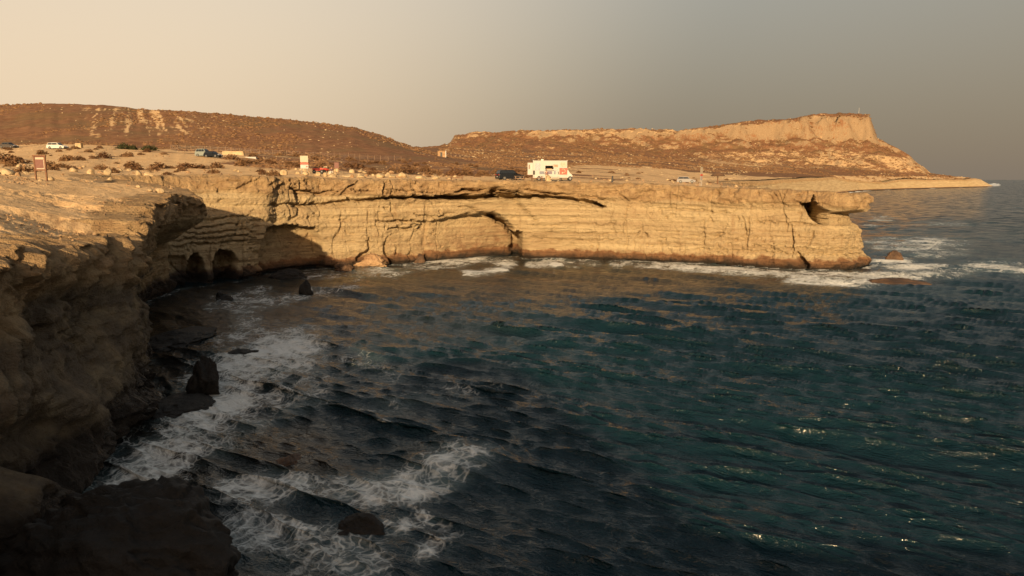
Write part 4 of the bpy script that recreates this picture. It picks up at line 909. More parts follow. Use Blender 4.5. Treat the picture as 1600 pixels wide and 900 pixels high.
picnic('pale picnic table in front of the food truck beside the red sign', spot(865, 108.8), R(0), M_PLATE, 1.5)
def straw_umbrella(label, loc):
    t = tag(empty('straw_umbrella', loc), label, 'umbrella')
    MB().tube((0, 0, 0), (0, 0, 2.35), .13, .10, 10).build('pole', M_WOOD, t); r = random.Random(5)
    n = 28; m = MB(); vs = [(0, 0, 2.62)]
    for k, (rr, zz) in enumerate(((.5, 2.45), (1.0, 2.15), (1.45, 1.78))):
        for i in range(n): a = 6.28319 * i / n; q = rr * (1 + r.uniform(-.05, .05)); vs.append((q * math.cos(a), q * math.sin(a), zz + r.uniform(-.03, .03)))
    fs = [(0, 1 + i, 1 + (i + 1) % n) for i in range(n)] + [(1 + k * n + i, 1 + (k + 1) * n + i, 1 + (k + 1) * n + (i + 1) % n, 1 + k * n + (i + 1) % n) for k in range(2) for i in range(n)]
    m.add(vs, fs); m.add([(x, y, z - .12) for x, y, z in vs], [tuple(reversed(f)) for f in fs]); th = m.build('thatch', M_STRAW, t)
    f = MB()
    for i in range(90):
        a = r.uniform(0, 6.283); q = 1.43; x, y = q * math.cos(a), q * math.sin(a); l = r.uniform(.12, .32); dx, dy = -.03 * math.sin(a), .03 * math.cos(a)
        f.add([(x - dx, y - dy, 1.80), (x + dx, y + dy, 1.80), (x * 1.04, y * 1.04, 1.78 - l)], [(0, 1, 2)])
    f.build('straw_fringe', M_STRAW, th)
    for i in range(6): a = 6.28319 * i / 6; MB().tube((.08 * math.cos(a), .08 * math.sin(a), 2.2), (1.3 * math.cos(a), 1.3 * math.sin(a), 1.80), .025, .02, 5).build('rib', M_WOOD, t)
straw_umbrella('straw sun umbrella on one post on the sand towards the point', spot(1114, 150))
def warning_sign(label, loc, rz, w=1.2):
    t = tag(empty('warning_sign', loc, rz), label, 'sign', 'cream and red warning boards on the cliff top')
    for x in (-w * .36, w * .36): MB().tube((x, .05, -.1), (x, .05, 2.75), .035, .035, 8).build('post', M_STEEL, t)
    MB().box(-w / 2, w / 2, -.03, 0, 1.85, 2.85).build('upper_panel', M_PLATE, t, .006)
    MB().box(-w / 2, w / 2, -.03, 0, 1.50, 1.78).build('red_panel', M_RED, t, .006); lo = MB().box(-w / 2, w / 2, -.032, 0, .88, 1.47).build('lower_panel', M_WHITE, t, .006)
    for i, (x, c) in enumerate(((-.3, 'dark'), (.02, 'grey'), (.32, 'red'))):
        MB().tube((x * w, -.036, 1.17), (x * w, -.031, 1.17), .14 * w / 1.35, .14 * w / 1.35, 14).build('notice_mark', M_RED if c == 'red' else M_STEEL, lo)
warning_sign('cream board over a red strip among boulders at the head of the bay', spot(484, 112), R(8))
warning_sign('narrow cream board seen almost edge on beside the silver car', spot(1089, 110), R(58), 1.1)
def info_board():
    t = tag(empty('information_board', spot(82, 64), R(-3)), 'brown wooden information board on two posts by the left cliff top', 'sign')
    for x in (-.5, .5): MB().box(x - .06, x + .06, -.06, .06, -.1, 2.18).build('post', M_WOOD, t, .01)
    MB().box(-.62, .62, -.09, .05, 2.12, 2.24).build('top_rail', M_WOOD, t, .01); MB().box(-.46, .46, -.03, .03, .86, .96).build('lower_rail', M_WOOD, t, .01)
    p = MB().box(-.44, .44, -.02, .02, .96, 2.12).build('panel', M_BROWNP, t)
    MB().box(-.40, .40, -.028, -.021, 1.86, 2.04).build('title_strip', M_PLATE, p); MB().box(-.34, .40, -.028, -.021, 1.0, 1.08).build('caption_strip', M_PLATE, p); MB().box(.34, .40, -.026, -.021, 1.10, 1.84).build('side_strip', M_PLATE, p)
info_board()
def small_board(label, loc, w, h, z0, mat, rz=0):
    t = tag(empty('notice_board', loc, rz), label, 'sign')
    for x in (-w * .35, w * .35): MB().box(x - .03, x + .03, 0, .06, -.1, z0 + h).build('post', M_WOOD, t)
    MB().box(-w / 2, w / 2, -.04, -.001, z0, z0 + h).build('panel', mat, t, .006)
small_board('brown notice board behind the seated person and the red quad bikes', spot(533, 121), .75, .95, .9, M_BROWNP)
small_board('small white board on posts just left of the pale green van', spot(322, 157), .5, .9, .45, M_WHITE)
def fence():
    pts = [(282, 196), (400, 196), (470, 200), (560, 208), (640, 220)]
    pp = np.arange(282, 641, 10.3); P = [spot(p + random.Random(int(p)).uniform(-2, 2), float(np.interp(p, [a for a, _ in pts], [b for _, b in pts]))) for p in pp]
    t = tag(empty('wire_fence', P[0]), 'long wire fence of thin posts along the foot of the brown hill', 'fence'); o = P[0]; loc = [(a[0] - o[0], a[1] - o[1], a[2] - o[2]) for a in P]; r = random.Random(3)
    for q in loc: MB().tube((q[0], q[1], q[2] - .1), (q[0] + r.uniform(-.06, .06), q[1], q[2] + r.uniform(1.35, 1.7)), .06, .05, 6).build('post', M_WOODP, t)
    for h in (.5, .9, 1.3):
        m = MB()
        for a, b in zip(loc[:-1], loc[1:]): m.tube((a[0], a[1], a[2] + h), (b[0], b[1], b[2] + h), .012, .012, 4)
        m.build('wire', M_STEEL, t)
fence()
def block(label, px, Y, w, h, d, mat, cat='block', name='concrete_block', rz=0):
    m = MB(); m.prism([(-w / 2, -.2), (w / 2, -.2), (w / 2 * .98, h * .9), (w / 2 * .95, h), (-w / 2 * .95, h), (-w / 2 * .98, h * .9)], -d / 2, d / 2)
    o = m.build(name, mat, None, .05); o.location = spot(px, Y); o.rotation_euler = (0, 0, rz); tag(o, label, cat)
block('long cream concrete block behind the low black car', 377, 172, 5.2, .85, .8, M_STONE); block('flat white slab lying right of the long cream block', 404, 160, 2.4, .3, 1.0, M_WHITE, 'slab', 'stone_slab'); block('pale square stone block at the foot of the brown hill', 144, 170, 1.4, 1.1, 1.0, M_STONE)
def hut():
    t = tag(empty('stone_hut', spot(693, 300)), 'small dark ruined hut on the saddle between the hills', 'hut')
    w = MB(); w.box(-1.6, 1.6, 0, .3, -.3, 2.2); w.box(-1.6, -1.3, .3, 2.6, -.3, 2.2); w.box(1.3, 1.6, .3, 2.6, -.3, 2.2); w.box(-1.3, 1.3, 2.3, 2.6, -.3, 2.2); w.build('wall', M_STONE2, t); MB().box(-1.75, 1.75, -.15, 2.75, 2.21, 2.38).build('roof', M_STONE2, t)
    MB().box(-.5, .35, -.03, -.002, 0, 1.8).build('door', M_TRIM, t); MB().box(1.62, 1.95, -.1, .2, -.3, 2.5).build('pillar', M_WHITE, t)
hut()
def quad(label, loc, rz):
    t = tag(empty('quad_bike', loc, rz), label, 'quad bike', 'red quad bikes behind the boulders')
    m = MB(); m.prism([(-.85, .55), (-.9, .78), (-.3, .88), (.15, .82), (.55, .92), (.95, .75), (.9, .52), (.3, .42), (-.3, .42)], -.26, .26, .75, .9, .5); m.build('body', M_RED, t, .04)
    MB().box(-.62, .12, -.17, .17, .88, 1.0).build('seat', M_TRIM, t, .04)
    for x in (-.58, .62):
        for sy in (-1, 1):
            w = MB(); w.tube((x, sy * .36, .3), (x, sy * .60, .3), .3, .3, 14); wo = w.build('wheel', M_TYRE, t, .03); q = MB(); q.tube((x, sy * .55, .3), (x, sy * .615, .3), .14, .13, 10); q.build('rim', M_RIM, wo)
            MB().box(x - .34, x + .34, sy * .40 - .15, sy * .40 + .15, .64, .69).build('mudguard', M_RED, t, .02)
    h = MB(); h.tube((.42, 0, .85), (.30, 0, 1.18), .03, .03, 6); h.tube((.28, -.36, 1.2), (.28, .36, 1.2), .022, .022, 6); h.build('handlebar', M_TRIM, t)
    MB().box(.86, .93, -.13, .13, .68, .8).build('headlight', M_HEAD, t, .02); c = MB()
    for y in (-.25, 0, .25): c.tube((-.95, y, .93), (-.55, y, .93), .015, .015, 5)
    c.tube((-.95, -.3, .93), (-.95, .3, .93), .015, .015, 5); c.build('rear_rack', M_TRIM, t)
quad('red quad bike nearer the cream warning board, turned side on', spot(504, 117), R(15)); quad('red quad bike next to the seated person', spot(513.5, 118), R(150))

# ------------------------------------------------------------------ people
def skin(name, joints, bones, mat, parent, sub=2):
    me = bpy.data.meshes.new(name); keys = list(joints); me.from_pydata([joints[k][0] for k in keys], [(keys.index(a), keys.index(b)) for a, b in bones], [])
    o = link(name, me, mat, parent); md = o.modifiers.new('skin', 'SKIN'); md.use_smooth_shade = True; md.branch_smoothing = 0.4
    for i, k in enumerate(keys): r = joints[k][1]; me.skin_vertices[0].data[i].radius = (r, r) if not isinstance(r, tuple) else r
    me.skin_vertices[0].data[0].use_root = True
    s = o.modifiers.new('sub', 'SUBSURF'); s.levels = s.render_levels = sub
    return o
M_SKIN = mat_plain('tanned_skin', (.36, .20, .13), .6, 0, .08); M_HAIR = mat_plain('dark_hair', (.03, .02, .014), .6)
def person(label, loc, rz, shirt, legs, seated=False):
    t = tag(empty('person', loc, rz), label, 'person')
    if seated:
        hip = .45; J = {'pelvis': ((0, 0, hip + .08), (.15, .11)), 'waist': ((0, .03, hip + .28), (.13, .10)), 'chest': ((0, .01, hip + .48), (.15, .11)), 'neck': ((0, -.02, hip + .64), .055), 'head0': ((0, -.04, hip + .74), (.085, .095)), 'head1': ((0, -.04, hip + .86), (.08, .09))}
        for s, n in ((-1, 'l'), (1, 'r')):
            J.update({'sh' + n: ((s * .17, .01, hip + .56), .055), 'el' + n: ((s * .24, -.08, hip + .30), .042), 'wr' + n: ((s * .16, -.30, hip + .20), .03), 'ha' + n: ((s * .13, -.38, hip + .17), (.035, .02)),
                      'hp' + n: ((s * .10, -.04, hip + .05), .085), 'kn' + n: ((s * .13, -.44, hip + .06), .062), 'an' + n: ((s * .13, -.42, .09), .04), 'to' + n: ((s * .14, -.60, .045), (.04, .03))})
    else:
        J = {'pelvis': ((0, 0, .93), (.15, .11)), 'waist': ((0, 0, 1.08), (.13, .095)), 'chest': ((0, 0, 1.30), (.155, .11)), 'neck': ((0, -.01, 1.47), .055), 'head0': ((0, -.025, 1.57), (.085, .095)), 'head1': ((0, -.02, 1.69), (.078, .088))}
        for s, n in ((-1, 'l'), (1, 'r')):
            J.update({'sh' + n: ((s * .18, 0, 1.39), .055), 'el' + n: ((s * .25, -.03, 1.12), .042), 'wr' + n: ((s * .22, -.22, 1.0), .03), 'ha' + n: ((s * .20, -.30, 1.0), (.035, .02)),
                      'hp' + n: ((s * .10, 0, .87), .09), 'kn' + n: ((s * .11, -.02, .48), .062), 'an' + n: ((s * .11, .01, .09), .042), 'to' + n: ((s * .13, -.16, .04), (.04, .03))})
    B = [('pelvis', 'waist'), ('waist', 'chest'), ('chest', 'neck'), ('neck', 'head0'), ('head0', 'head1')]
    for n in 'lr': B += [('chest', 'sh' + n), ('sh' + n, 'el' + n), ('el' + n, 'wr' + n), ('wr' + n, 'ha' + n), ('pelvis', 'hp' + n), ('hp' + n, 'kn' + n), ('kn' + n, 'an' + n), ('an' + n, 'to' + n)]
    bo = skin('body', J, B, M_SKIN, t)
    # fingers and thumb
    for n, s in (('l', -1), ('r', 1)):
        h = Vector(J['ha' + n][0]); m = MB()
        for i in range(4): a = h + Vector((s * (.03 - .02 * i), -.02, 0)); b = a + Vector((0, -.055 + .006 * abs(i - 1), -.012)); m.tube(a, b, .0095, .008, 6); m.tube(b, b + Vector((0, -.02, -.022)), .008, .006, 6)
        m.tube(h + Vector((-s * .03, .02, 0)), h + Vector((-s * .055, -.025, -.01)), .011, .008, 6); m.build('fingers', M_SKIN, bo)
    def grow(d, g): return {k: (J[k][0], tuple(v * g + .008 for v in J[k][1]) if isinstance(J[k][1], tuple) else J[k][1] * g + .008) for k in d}
    top = ['pelvis', 'waist', 'chest', 'shl', 'shr', 'ell', 'elr']; skin('shirt', grow(top, 1.10), [('pelvis', 'waist'), ('waist', 'chest'), ('chest', 'shl'), ('chest', 'shr'), ('shl', 'ell'), ('shr', 'elr')], shirt, t)
    low = ['pelvis', 'hpl', 'hpr', 'knl', 'knr', 'anl', 'anr']; skin('trousers', grow(low, 1.14), [('pelvis', 'hpl'), ('pelvis', 'hpr'), ('hpl', 'knl'), ('hpr', 'knr'), ('knl', 'anl'), ('knr', 'anr')], legs, t)
    hd = Vector(J['head0'][0]); hz = Vector(J['head1'][0]); c = (hd + hz) / 2
    m = MB(); vs = []; n1, n2 = 10, 6
    for j in range(n2 + 1):
        ph = j / n2 * 1.75
        for i in range(n1): a = 6.28319 * i / n1; vs.append((c.x + .098 * math.sin(ph) * math.cos(a), c.y + .018 + .112 * math.sin(ph) * math.sin(a) * (1 if math.sin(a) > 0 else .72), c.z + .02 + .125 * math.cos(ph) + (0.03 if math.sin(a) < -.4 and ph > 1.2 else 0)))
    m.add(vs, [(j * n1 + i, j * n1 + (i + 1) % n1, (j + 1) * n1 + (i + 1) % n1, (j + 1) * n1 + i) for j in range(n2) for i in range(n1)]); m.build('hair', M_HAIR, t, 0, True)
    f = MB(); f.add([(c.x - .014, c.y - .098, c.z - .015), (c.x + .014, c.y - .098, c.z - .015), (c.x, c.y - .095, c.z + .03), (c.x, c.y - .122, c.z - .012)], [(0, 3, 2), (1, 2, 3), (0, 1, 3)]); f.build('nose', M_SKIN, bo)
    e = MB()
    for s in (-1, 1): e.tube((c.x + s * .033, c.y - .088, c.z + .022), (c.x + s * .033, c.y - .101, c.z + .022), .011, .007, 6)
    e.build('eyes', M_HAIR, bo); mo = MB(); mo.box(c.x - .024, c.x + .024, c.y - .100, c.y - .085, c.z - .048, c.z - .040); mo.build('mouth', M_RED, bo)
    return t
C_PLUM = mat_plain('plum_cloth', (.16, .085, .10), .9, 0, .15); C_BEIGE = mat_plain('beige_cloth', (.48, .36, .22), .9, 0, .12); C_NAVY = mat_plain('navy_cloth', (.028, .022, .05), .9, 0, .15); C_WHITE = mat_plain('white_cloth', (.72, .68, .60), .9, 0, .06)
person('person in a plum top and beige trousers standing at the food truck window', spot(852.5, 112.4), R(176), C_PLUM, C_BEIGE)
person('person in a navy top and white trousers sitting among pale boulders', spot(525, 116), R(-20), C_NAVY, C_WHITE, True)

# ------------------------------------------------------------------ rocks
def rock_mesh(name, seed, mat, sub=4, rough=0.22, flat=0.35, cuts=7, taper=0.0, rid=0.06):
    bm = bmesh.new(); bmesh.ops.create_icosphere(bm, subdivisions=sub, radius=1.0); P = np.array([v.co[:] for v in bm.verts]); r = np.random.default_rng(seed)
    for _ in range(cuts):                                    # broken faces
        d = r.normal(size=3); d /= np.linalg.norm(d); o = r.uniform(.55, .85); k = np.clip(P @ d - o, 0, None); P = P - k[:, None] * d[None] * .92
    n = fbm(P[:, 0] + seed * 3.1, P[:, 1], P[:, 2], .9, 4, .55, 500 + seed) * rough + rid * ridged(P[:, 0] + seed, P[:, 1], P[:, 2], .35, 3, 520 + seed)
    if rid > .1: n = n + .09 * blocks(P[:, 0] + .6 * P[:, 1] + seed, P[:, 2] + .3 * P[:, 1], .42, .30, 560) + .05 * ridged(P[:, 0], P[:, 1] + seed, P[:, 2], .16, 3, 570)
    P = P * (1 + n)[:, None]; P[:, 2] = np.where(P[:, 2] < -flat, -flat + (P[:, 2] + flat) * .3, P[:, 2])
    P[:, 2] -= P[:, 2].min()
    P[:, :2] /= np.abs(P[:, :2]).max(); P[:, 2] /= P[:, 2].max()
    P[:, :2] *= (1 - taper * np.clip(P[:, 2:3], 0, 1)); P[:, 2] += .10 * taper * fbm(P[:, 0] * 3, P[:, 1] * 3, seed, .8, 3, .6, 540)
    for v, p in zip(bm.verts, P): v.co = p
    me = bpy.data.meshes.new(name); bm.to_mesh(me); bm.free(); me.materials.append(mat)
    me.polygons.foreach_set('use_smooth', [True] * len(me.polygons)); return me
def rock(name, me, loc, size, rz, label, cat='rock', group=None):
    o = link(name, me); o.location = loc; o.scale = size; o.rotation_euler = (0, 0, rz); return tag(o, label, cat, group)
def sea_rock(px, py, wpx, hpx, depth, seed, label, mat=M_WET, rz=0.0, sink=.3, sub=5, rough=.34, taper=.3):
    x, y = g0(px, py); k = y / FPX / 0.97
    return rock('sea_rock', rock_mesh('sea_rock', seed, mat, sub, rough, .35, 4, taper, .14), (x, y + depth * .25, -sink), (wpx / 2 * k, depth, hpx * k + sink), rz, label)
o = sea_rock(225, 935, 370, 150, 2.6, 1, 'big black wet boulder below the near cliff', sub=6, rough=.3); o.scale = (5.0, 3.0, 3.7); o.location = (-11.3, 19.4, -.5)
sea_rock(322, 613, 66, 58, 1.3, 2, 'black pointed rock in the foam near the cliff foot', rough=.3, taper=.42); sea_rock(566, 830, 122, 26, .9, 23, 'dark ridge of rock in the foam of the nearest breaking wave', rough=.4, taper=.5, rz=-.25)
sea_rock(476, 459, 32, 22, 1.1, 4, 'small dark rock in front of the cave mouths', taper=.6); sea_rock(1399, 408, 33, 16, 1.2, 5, 'round brown rock in the surf off the point', M_WETB)
sea_rock(578, 416, 56, 20, 1.8, 6, 'large brown boulder leaning on the foot of the sunlit cliff', M_STONE2, sub=6); sea_rock(655, 410, 26, 14, 1.2, 7, 'small brown boulder at the cliff foot inside the arch', M_WETB); sea_rock(535, 422, 40, 12, 1.4, 8, 'low brown rock between the shallow cave and the big boulder', M_WETB)
sea_rock(450, 434, 70, 14, 1.6, 9, 'low dark rock platform below the shallow cave'); sea_rock(268, 640, 120, 10, 3.2, 10, 'flat black reef under the near cliff, in front of the pointed rock'); sea_rock(268, 535, 120, 12, 5.5, 11, 'flat black reef at the mouth of the inlet'); sea_rock(375, 552, 60, 6, 1.6, 12, 'low dark reef awash beside the inlet foam')
sea_rock(455, 722, 100, 6, 2.0, 13, 'brown reef just breaking the surface behind the foam', M_WETB, sink=.8); sea_rock(1405, 444, 130, 8, 2.4, 14, 'brown reef awash in the white water off the point', M_WETB, sink=.35); sea_rock(345, 468, 40, 12, 1.6, 15, 'small black rock under the cave mouths')

RK = [rock_mesh('boulder', 30 + i, M_STONE, 3) for i in range(7)] + [rock_mesh('boulder', 50 + i, M_STONE2, 3) for i in range(3)]
def land_rock(px, Y, w, h, i, label, group=None, rz=0.0):
    p = spot(px, Y, .12 * h); rock('boulder', RK[i % len(RK)], p, (w / 2, w * .42, h), rz, label, 'rock', group)
NAMED = [(28, 68, 1.9, .85, 0, 'broad pale boulder on the sand left of the information board'), (22, 72, 1.7, .8, 1, 'humped pale boulder behind the broad one left of the information board'), (47, 67, .6, .45, 7, 'small brown rock left of the information board posts'), (16, 66, .6, .4, 8, 'small dark rock at the far left end of the boulders'),
         (158, 84, 1.0, .75, 2, 'pale squarish boulder well right of the information board'), (184, 84, 1.05, .85, 3, 'tall pale boulder standing over its own dark shadow'), (231, 85, .9, .7, 4, 'pale boulder left of the longest one above the inlet'), (247, 85, 1.4, .65, 5, 'longest pale boulder above the inlet'), (132, 86, 1.0, .6, 6, 'low pale block between the information board and the tall boulder'),
         (599, 115, 2.0, .85, 0, 'rounded double boulder on the cliff top left of the largest one'), (632, 115, 1.75, 1.05, 1, 'largest round boulder on the cliff top above the long undercut'), (617, 115, 1.4, .6, 2, 'low boulder wedged between the double one and the largest'), (660, 115, 2.2, .65, 3, 'long low boulder right of the largest round one'), (683, 115, 1.6, .6, 4, 'last low boulder before the lone picnic table'),
         (484, 109, 1.3, .8, 5, 'pale boulder under the cream warning board'), (504, 109, 1.1, .75, 6, 'pale boulder in front of the first red quad bike'), (515, 108, .95, .8, 0, 'pale upright boulder in front of the second red quad bike'), (526, 108, 1.5, .7, 1, 'pale boulder at the feet of the seated person'), (452, 106, 1.3, .9, 2, 'pale boulder standing left of the cream warning board'), (550, 114, 2.2, .5, 3, 'flat pale boulder right of the seated person'), (570, 114, 1.6, .55, 4, 'flat pale boulder left of the double boulder'),
         (857, 109.5, 1.2, 1.1, 5, 'sand coloured boulder in front of the serving window'), (520.5, 116.5, .45, .75, 1, 'small whitish stone left of the seated person'), (530, 116.5, .8, .6, 3, 'small whitish stone right of the seated person')]
for i, (px, Y, w, h, k, lab) in enumerate(NAMED): land_rock(px, Y, w, h, k, lab, None, i * 1.3)
rr = random.Random(11)
def settle(cand, margin):
    """keeps the candidates (px, Y, ...) that lie on the land, with their ground point"""
    P = np.array([(c[0], c[1]) for c in cand]); X = (P[:, 0] - 800) / FPX * 1.0117 * P[:, 1]; Yv = P[:, 1]
    ok = in_poly(X, Yv, RIM_POLY) & (dist_line(X, Yv, RIM_T, margin + 1) > margin); Z = land(X, Yv)
    return [(c, (float(x), float(y), float(z))) for c, x, y, z, k in zip(cand, X, Yv, Z, ok) if k]
cand = []
for i in range(150):
    if i < 70: c = (rr.uniform(-40, 430), rr.uniform(62, 112), rr.uniform(.3, .9), 'loose stone scattered on the plateau around the inlet', 'loose stones around the inlet')
    elif i < 115: c = (rr.uniform(420, 720), rr.uniform(112, 140), rr.uniform(.4, 1.2), 'loose stone lying on the cliff top behind the row of boulders', 'loose stones behind the boulder row')
    else: c = (rr.uniform(880, 1260), rr.uniform(110, 200), rr.uniform(.3, .9), 'loose stone on the open sand towards the point', 'loose stones towards the point')
    cand.append(c)
for (px, Y, w, lab, grp), (x, y, z) in settle(cand, 1.0):
    h = w * rr.uniform(.35, .7); rock('boulder', RK[rr.randrange(10)], (x, y, z - .12 * h), (w / 2, w * .42, h), rr.uniform(0, 6.28), lab, 'rock', grp)

# ------------------------------------------------------------------ shrubs
def shrub_mesh(name, seed, mat, n=420, size=.13):
    r = np.random.default_rng(seed); u = r.uniform(0, 6.283, n); c = r.uniform(0, 1, n); rad = r.uniform(.45, 1, n) ** .5
    lob = 1 + .28 * np.sin(u * 3 + seed) + .18 * np.sin(u * 7 + 2 * seed); s = np.sqrt(1 - c * c)
    P = np.stack([rad * s * np.cos(u) * lob, rad * s * np.sin(u) * lob, rad * c * (1 + .25 * np.sin(u * 4 + seed))], -1)
    a = r.normal(size=(n, 3)); a /= np.linalg.norm(a, axis=1)[:, None]; b = np.cross(a, r.normal(size=(n, 3))); b /= np.linalg.norm(b, axis=1)[:, None]; q = size * r.uniform(.6, 1.4, n)[:, None]
    V = np.stack([P - a * q, P + a * q, P + b * q * 1.3], 1).reshape(-1, 3); me = np_mesh(name, V, np.arange(3 * n).reshape(-1, 3), None, False); me.materials.append(mat); return me
def stem_mesh(name, mat):
    m = MB(); r = random.Random(2)
    for i in range(7): a = r.uniform(0, 6.28); m.tube((0, 0, -.1), (.5 * math.cos(a), .5 * math.sin(a), .55), .04, .015, 5)
    return m.mesh(name, mat)
SH = [shrub_mesh('foliage', 70 + i, M_DRY) for i in range(5)]; SHG = [shrub_mesh('foliage', 80 + i, M_GREEN, 700, .11) for i in range(2)]; STEM = stem_mesh('stem', M_WOOD)
def shrub(px, Y, w, h, me, label, group=None, rz=0.0, name='dry_shrub'):
    t = tag(empty(name, spot(px, Y, .05), rz), label, 'shrub', group)
    for nm, m in (('foliage', me), ('stem', STEM)): o = link(nm, m, None, t); o.scale = (w / 2, w / 2 * .8, h)
for i, (px, Y, w, h) in enumerate(((212, 184, 3.6, 1.4), (226, 182, 2.6, 1.1))): shrub(px, Y, w, h, SHG[0], ('taller dark green bush at the foot of the brown hill', 'low dark green bush wedged between its two neighbours')[i], 'green bushes at the foot of the hill', i * 2, 'green_bush')
shrub(249, 182, 4.2, 1.2, SHG[1], 'broad dark green bush closest to the wire fence', 'green bushes at the foot of the hill', 0, 'green_bush')
BIG = [(305, 112, 3.6, .8, 'wide brown shrub above the inlet rim'), (327, 113, 2.6, .6, 'brown shrub just right of the wide one above the inlet'), (388, 130, 2.8, .9, 'brown shrub below the flat white slab'), (374, 150, 3.4, 1.0, 'rounded brown shrub in front of the long cream block'), (395, 140, 4.0, .9, 'long brown shrub right of the low black car'), (222, 112, 2.6, .8, 'round brown shrub on the sand above the longest pale boulder'), (262, 110, 3.0, .9, 'brown shrub beside the sand bank above the inlet'),
       (175, 98, 2.0, .7, 'brown shrub behind the tall pale boulder'), (58, 80, 2.6, .7, 'brown shrub between the boulders and the information board'), (12, 120, 6.0, 1.8, 'big brown thicket on the bank at the far left'), (40, 112, 4.0, 1.2, 'sloping brown thicket beside the big one at the far left'), (112, 100, 3.2, .6, 'low brown shrub right of the information board'), (437, 97, 2.0, .8, 'brown shrub on the rim above the shallow cave'), (420, 100, 1.8, .6, 'small brown shrub left of the rim shrub'),
       (712, 135, 3.0, 1.3, 'tall brown bush behind the lone picnic table'), (732, 140, 3.2, 1.1, 'wide brown bush right behind the lone picnic table'), (640, 138, 4.2, 1.0, 'broad brown shrub behind the largest round boulder'), (668, 150, 3.6, 1.0, 'brown shrub behind the long low boulder'), (560, 150, 4.5, 1.1, 'broad brown shrub behind the seated person'), (476, 136, 3.0, .9, 'brown shrub behind the cream warning board'), (1046, 190, 3.5, .5, 'low brown shrub behind the silver car'), (1075, 200, 2.2, .5, 'small brown shrub far behind the narrow cream board')]
for i, (px, Y, w, h, lab) in enumerate(BIG): shrub(px, Y, w, h, SH[i % 5], lab, None, i * .9)
cand = []
for i in range(190):
    if i < 55: c = (rr.uniform(0, 420), rr.uniform(88, 180), 'low dry shrub on the sand between the inlet and the parked cars', 'dry shrubs between the inlet and the cars')
    elif i < 155: c = (rr.uniform(430, 830), rr.uniform(122, 230), 'low dry shrub on the rising ground behind the boulder row', 'dry shrubs behind the boulder row')
    else: c = (rr.uniform(890, 1250), rr.uniform(120, 330), 'low dry shrub on the open sand beyond the food truck', 'dry shrubs beyond the food truck')
    cand.append(c)
for i, ((px, Y, lab, grp), (x, y, z)) in enumerate(settle(cand, 1.5)):
    w = rr.uniform(.8, 2.8) * (.7 if 'beyond' in lab else 1); h = w * rr.uniform(.22, .42)
    t = tag(empty('dry_shrub', (x, y, z - .05), rr.uniform(0, 6.28)), lab, 'shrub', grp)
    for nm, m in (('foliage', SH[i % 5]), ('stem', STEM)): o = link(nm, m, None, t); o.scale = (w / 2, w / 2 * .8, h)
def scatter(name, label, n, seed, mat, pick, size, hs):
    r = np.random.default_rng(seed); px = []; Yv = []
    PXs = r.uniform(-40, 1560, n * 6); Ys = np.exp(r.uniform(math.log(130), math.log(1300), n * 6)); ok = pick(PXs, Ys, r); PXs, Ys = PXs[ok][:n], Ys[ok][:n]
    X = (PXs - 800) / FPX * 1.0117 * Ys; keep = in_poly(X, Ys, RIM_POLY); X, Ys, PXs = X[keep], Ys[keep], PXs[keep]; keep = dist_line(X, Ys, RIM_T, 7.0) > 6; X, Ys, PXs = X[keep], Ys[keep], PXs[keep]
    Z = land(X, Ys); m = len(X); s = size(r, Ys, m)
    bm = bmesh.new(); bmesh.ops.create_icosphere(bm, subdivisions=1, radius=1.0); T = np.array([v.co[:] for v in bm.verts]); F = np.array([[v.index for v in f.verts] for f in bm.faces]); bm.free()
    J = T[None] * (1 + .35 * r.uniform(-1, 1, (m, len(T), 1))); J[..., 2] = np.maximum(J[..., 2], -.35)
    V = J * (s[:, None] * np.stack([r.uniform(.8, 1.5, m), r.uniform(.8, 1.3, m), r.uniform(hs[0], hs[1], m)], -1))[:, None, :] + np.stack([X, Ys, Z], -1)[:, None, :]
    FF = (F[None] + (np.arange(m) * len(T))[:, None, None]).reshape(-1, 3)
    tag(link(name, np_mesh(name, V.reshape(-1, 3), FF, None, False), mat), label, 'vegetation' if mat is not M_STONE else 'stones', kind='stuff')
def pick_hill(px, Y, r):
    c = fbm(px * .02, np.log(Y) * 6, 0, 1.0, 3, .5, 601)
    hill = (px < 690) & (Y > 205) & (Y < 345); head = (px >= 690) & (Y > np.interp(px, [690, 850, 1000, 1150, 1300, 1440, 1600], [180, 300, 480, 600, 740, 960, 1100])); mid = (px > 380) & (px < 900) & (Y < 240) & (c > .1)
    xx = (px - 800) / FPX * Y; cl = fbm(xx, Y * .6, 0, 22.0, 4, .55, 605); cl2 = fbm(xx, Y * .5, 0, 70.0, 3, .5, 607)
    return (hill | head | mid) & (cl > -.08 - .1 * cl2)
scatter('hill_scrub', 'dry brown scrub covering the hill and the headland', 18000, 5, M_DRY, pick_hill, lambda r, Y, m: (.35 + .9 * r.uniform(0, 1, m) ** 2.5) * np.clip(Y * .0021, .38, 2.3), (.4, .75))
def pick_stone(px, Y, r):
    head = (px >= 700) & (Y > 260); left = (px < 690) & (Y > 140) & (Y < 340) & (r.uniform(0, 1, len(px)) < .35)
    return (head | left) & (fbm(px * .03, np.log(Y) * 9, 3, 1.0, 3, .5, 611) > .12)
scatter('hill_stones', 'small pale stones strewn over the hill and the headland', 3600, 6, M_STONE, pick_stone, lambda r, Y, m: r.uniform(.3, .9, m) * np.clip(Y * .0016, .25, 1.8), (.35, .7))
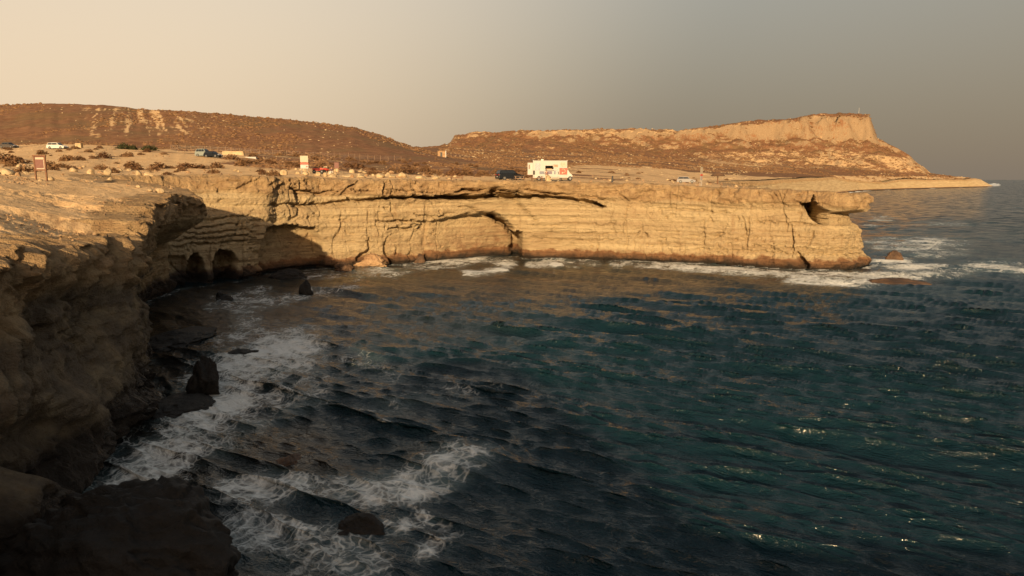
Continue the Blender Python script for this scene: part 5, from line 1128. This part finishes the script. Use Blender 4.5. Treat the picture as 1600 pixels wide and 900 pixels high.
def pebbles():
    r = np.random.default_rng(9); n = 9000; Yv = np.exp(r.uniform(math.log(22), math.log(190), n)); P = r.uniform(-30, 1250, n); P = np.where(Yv < 75, r.uniform(-30, 330, n), P); X = (P - 800) / FPX * 1.0117 * Yv
    ok = in_poly(X, Yv, RIM_POLY); X, Yv = X[ok], Yv[ok]; ok = (dist_line(X, Yv, RIM_T, 3.0) > 0.8) & (fbm(X, Yv, 0, 6.0, 4, .6, 621) > -.05); X, Yv = X[ok], Yv[ok]; m = len(X); Z = land(X, Yv)
    T = np.array([(1, 0, 0), (-.5, .87, 0), (-.5, -.87, 0), (.2, .1, .7), (-.3, -.1, .55)]); F = np.array([(0, 1, 3), (1, 4, 3), (1, 2, 4), (2, 0, 3), (2, 3, 4)])
    sz = (.03 + .12 * r.uniform(0, 1, m) ** 4) * np.clip(Yv / 45, 1, 2.2); an = r.uniform(0, 6.28, m); J = T[None] * (1 + .4 * r.uniform(-1, 1, (m, 5, 3))) * sz[:, None, None]
    V = np.stack([J[..., 0] * np.cos(an)[:, None] - J[..., 1] * np.sin(an)[:, None] + X[:, None], J[..., 0] * np.sin(an)[:, None] + J[..., 1] * np.cos(an)[:, None] + Yv[:, None], J[..., 2] + Z[:, None] + .01], -1)
    tag(link('pebbles', np_mesh('pebbles', V.reshape(-1, 3), (F[None] + 5 * np.arange(m)[:, None, None]).reshape(-1, 3), None, False), M_STONE2), 'brown grit and pebbles scattered over the plateau', 'pebbles', kind='stuff')
pebbles()
tag(MB().tube((0, 0, -1), (0, 0, 9), .35, .18, 8).build('mast', M_STEEL), 'thin mast on top of the pale crag', 'mast').location = spot(1322, 1255)
m_ = MB(); m_.tube((0, 0, -.1), (.04, 0, .95), .16, .13, 9); m_.tube((.04, 0, .95), (.05, 0, 1.05), .15, .06, 9); m_.tube((.1, 0, .3), (.42, .02, .42), .06, .05, 7); tag(m_.build('wooden_stump', M_TRIM, None, .01), 'short dark stump standing alone on the sand right of the food truck', 'stump').location = spot(953, 112)
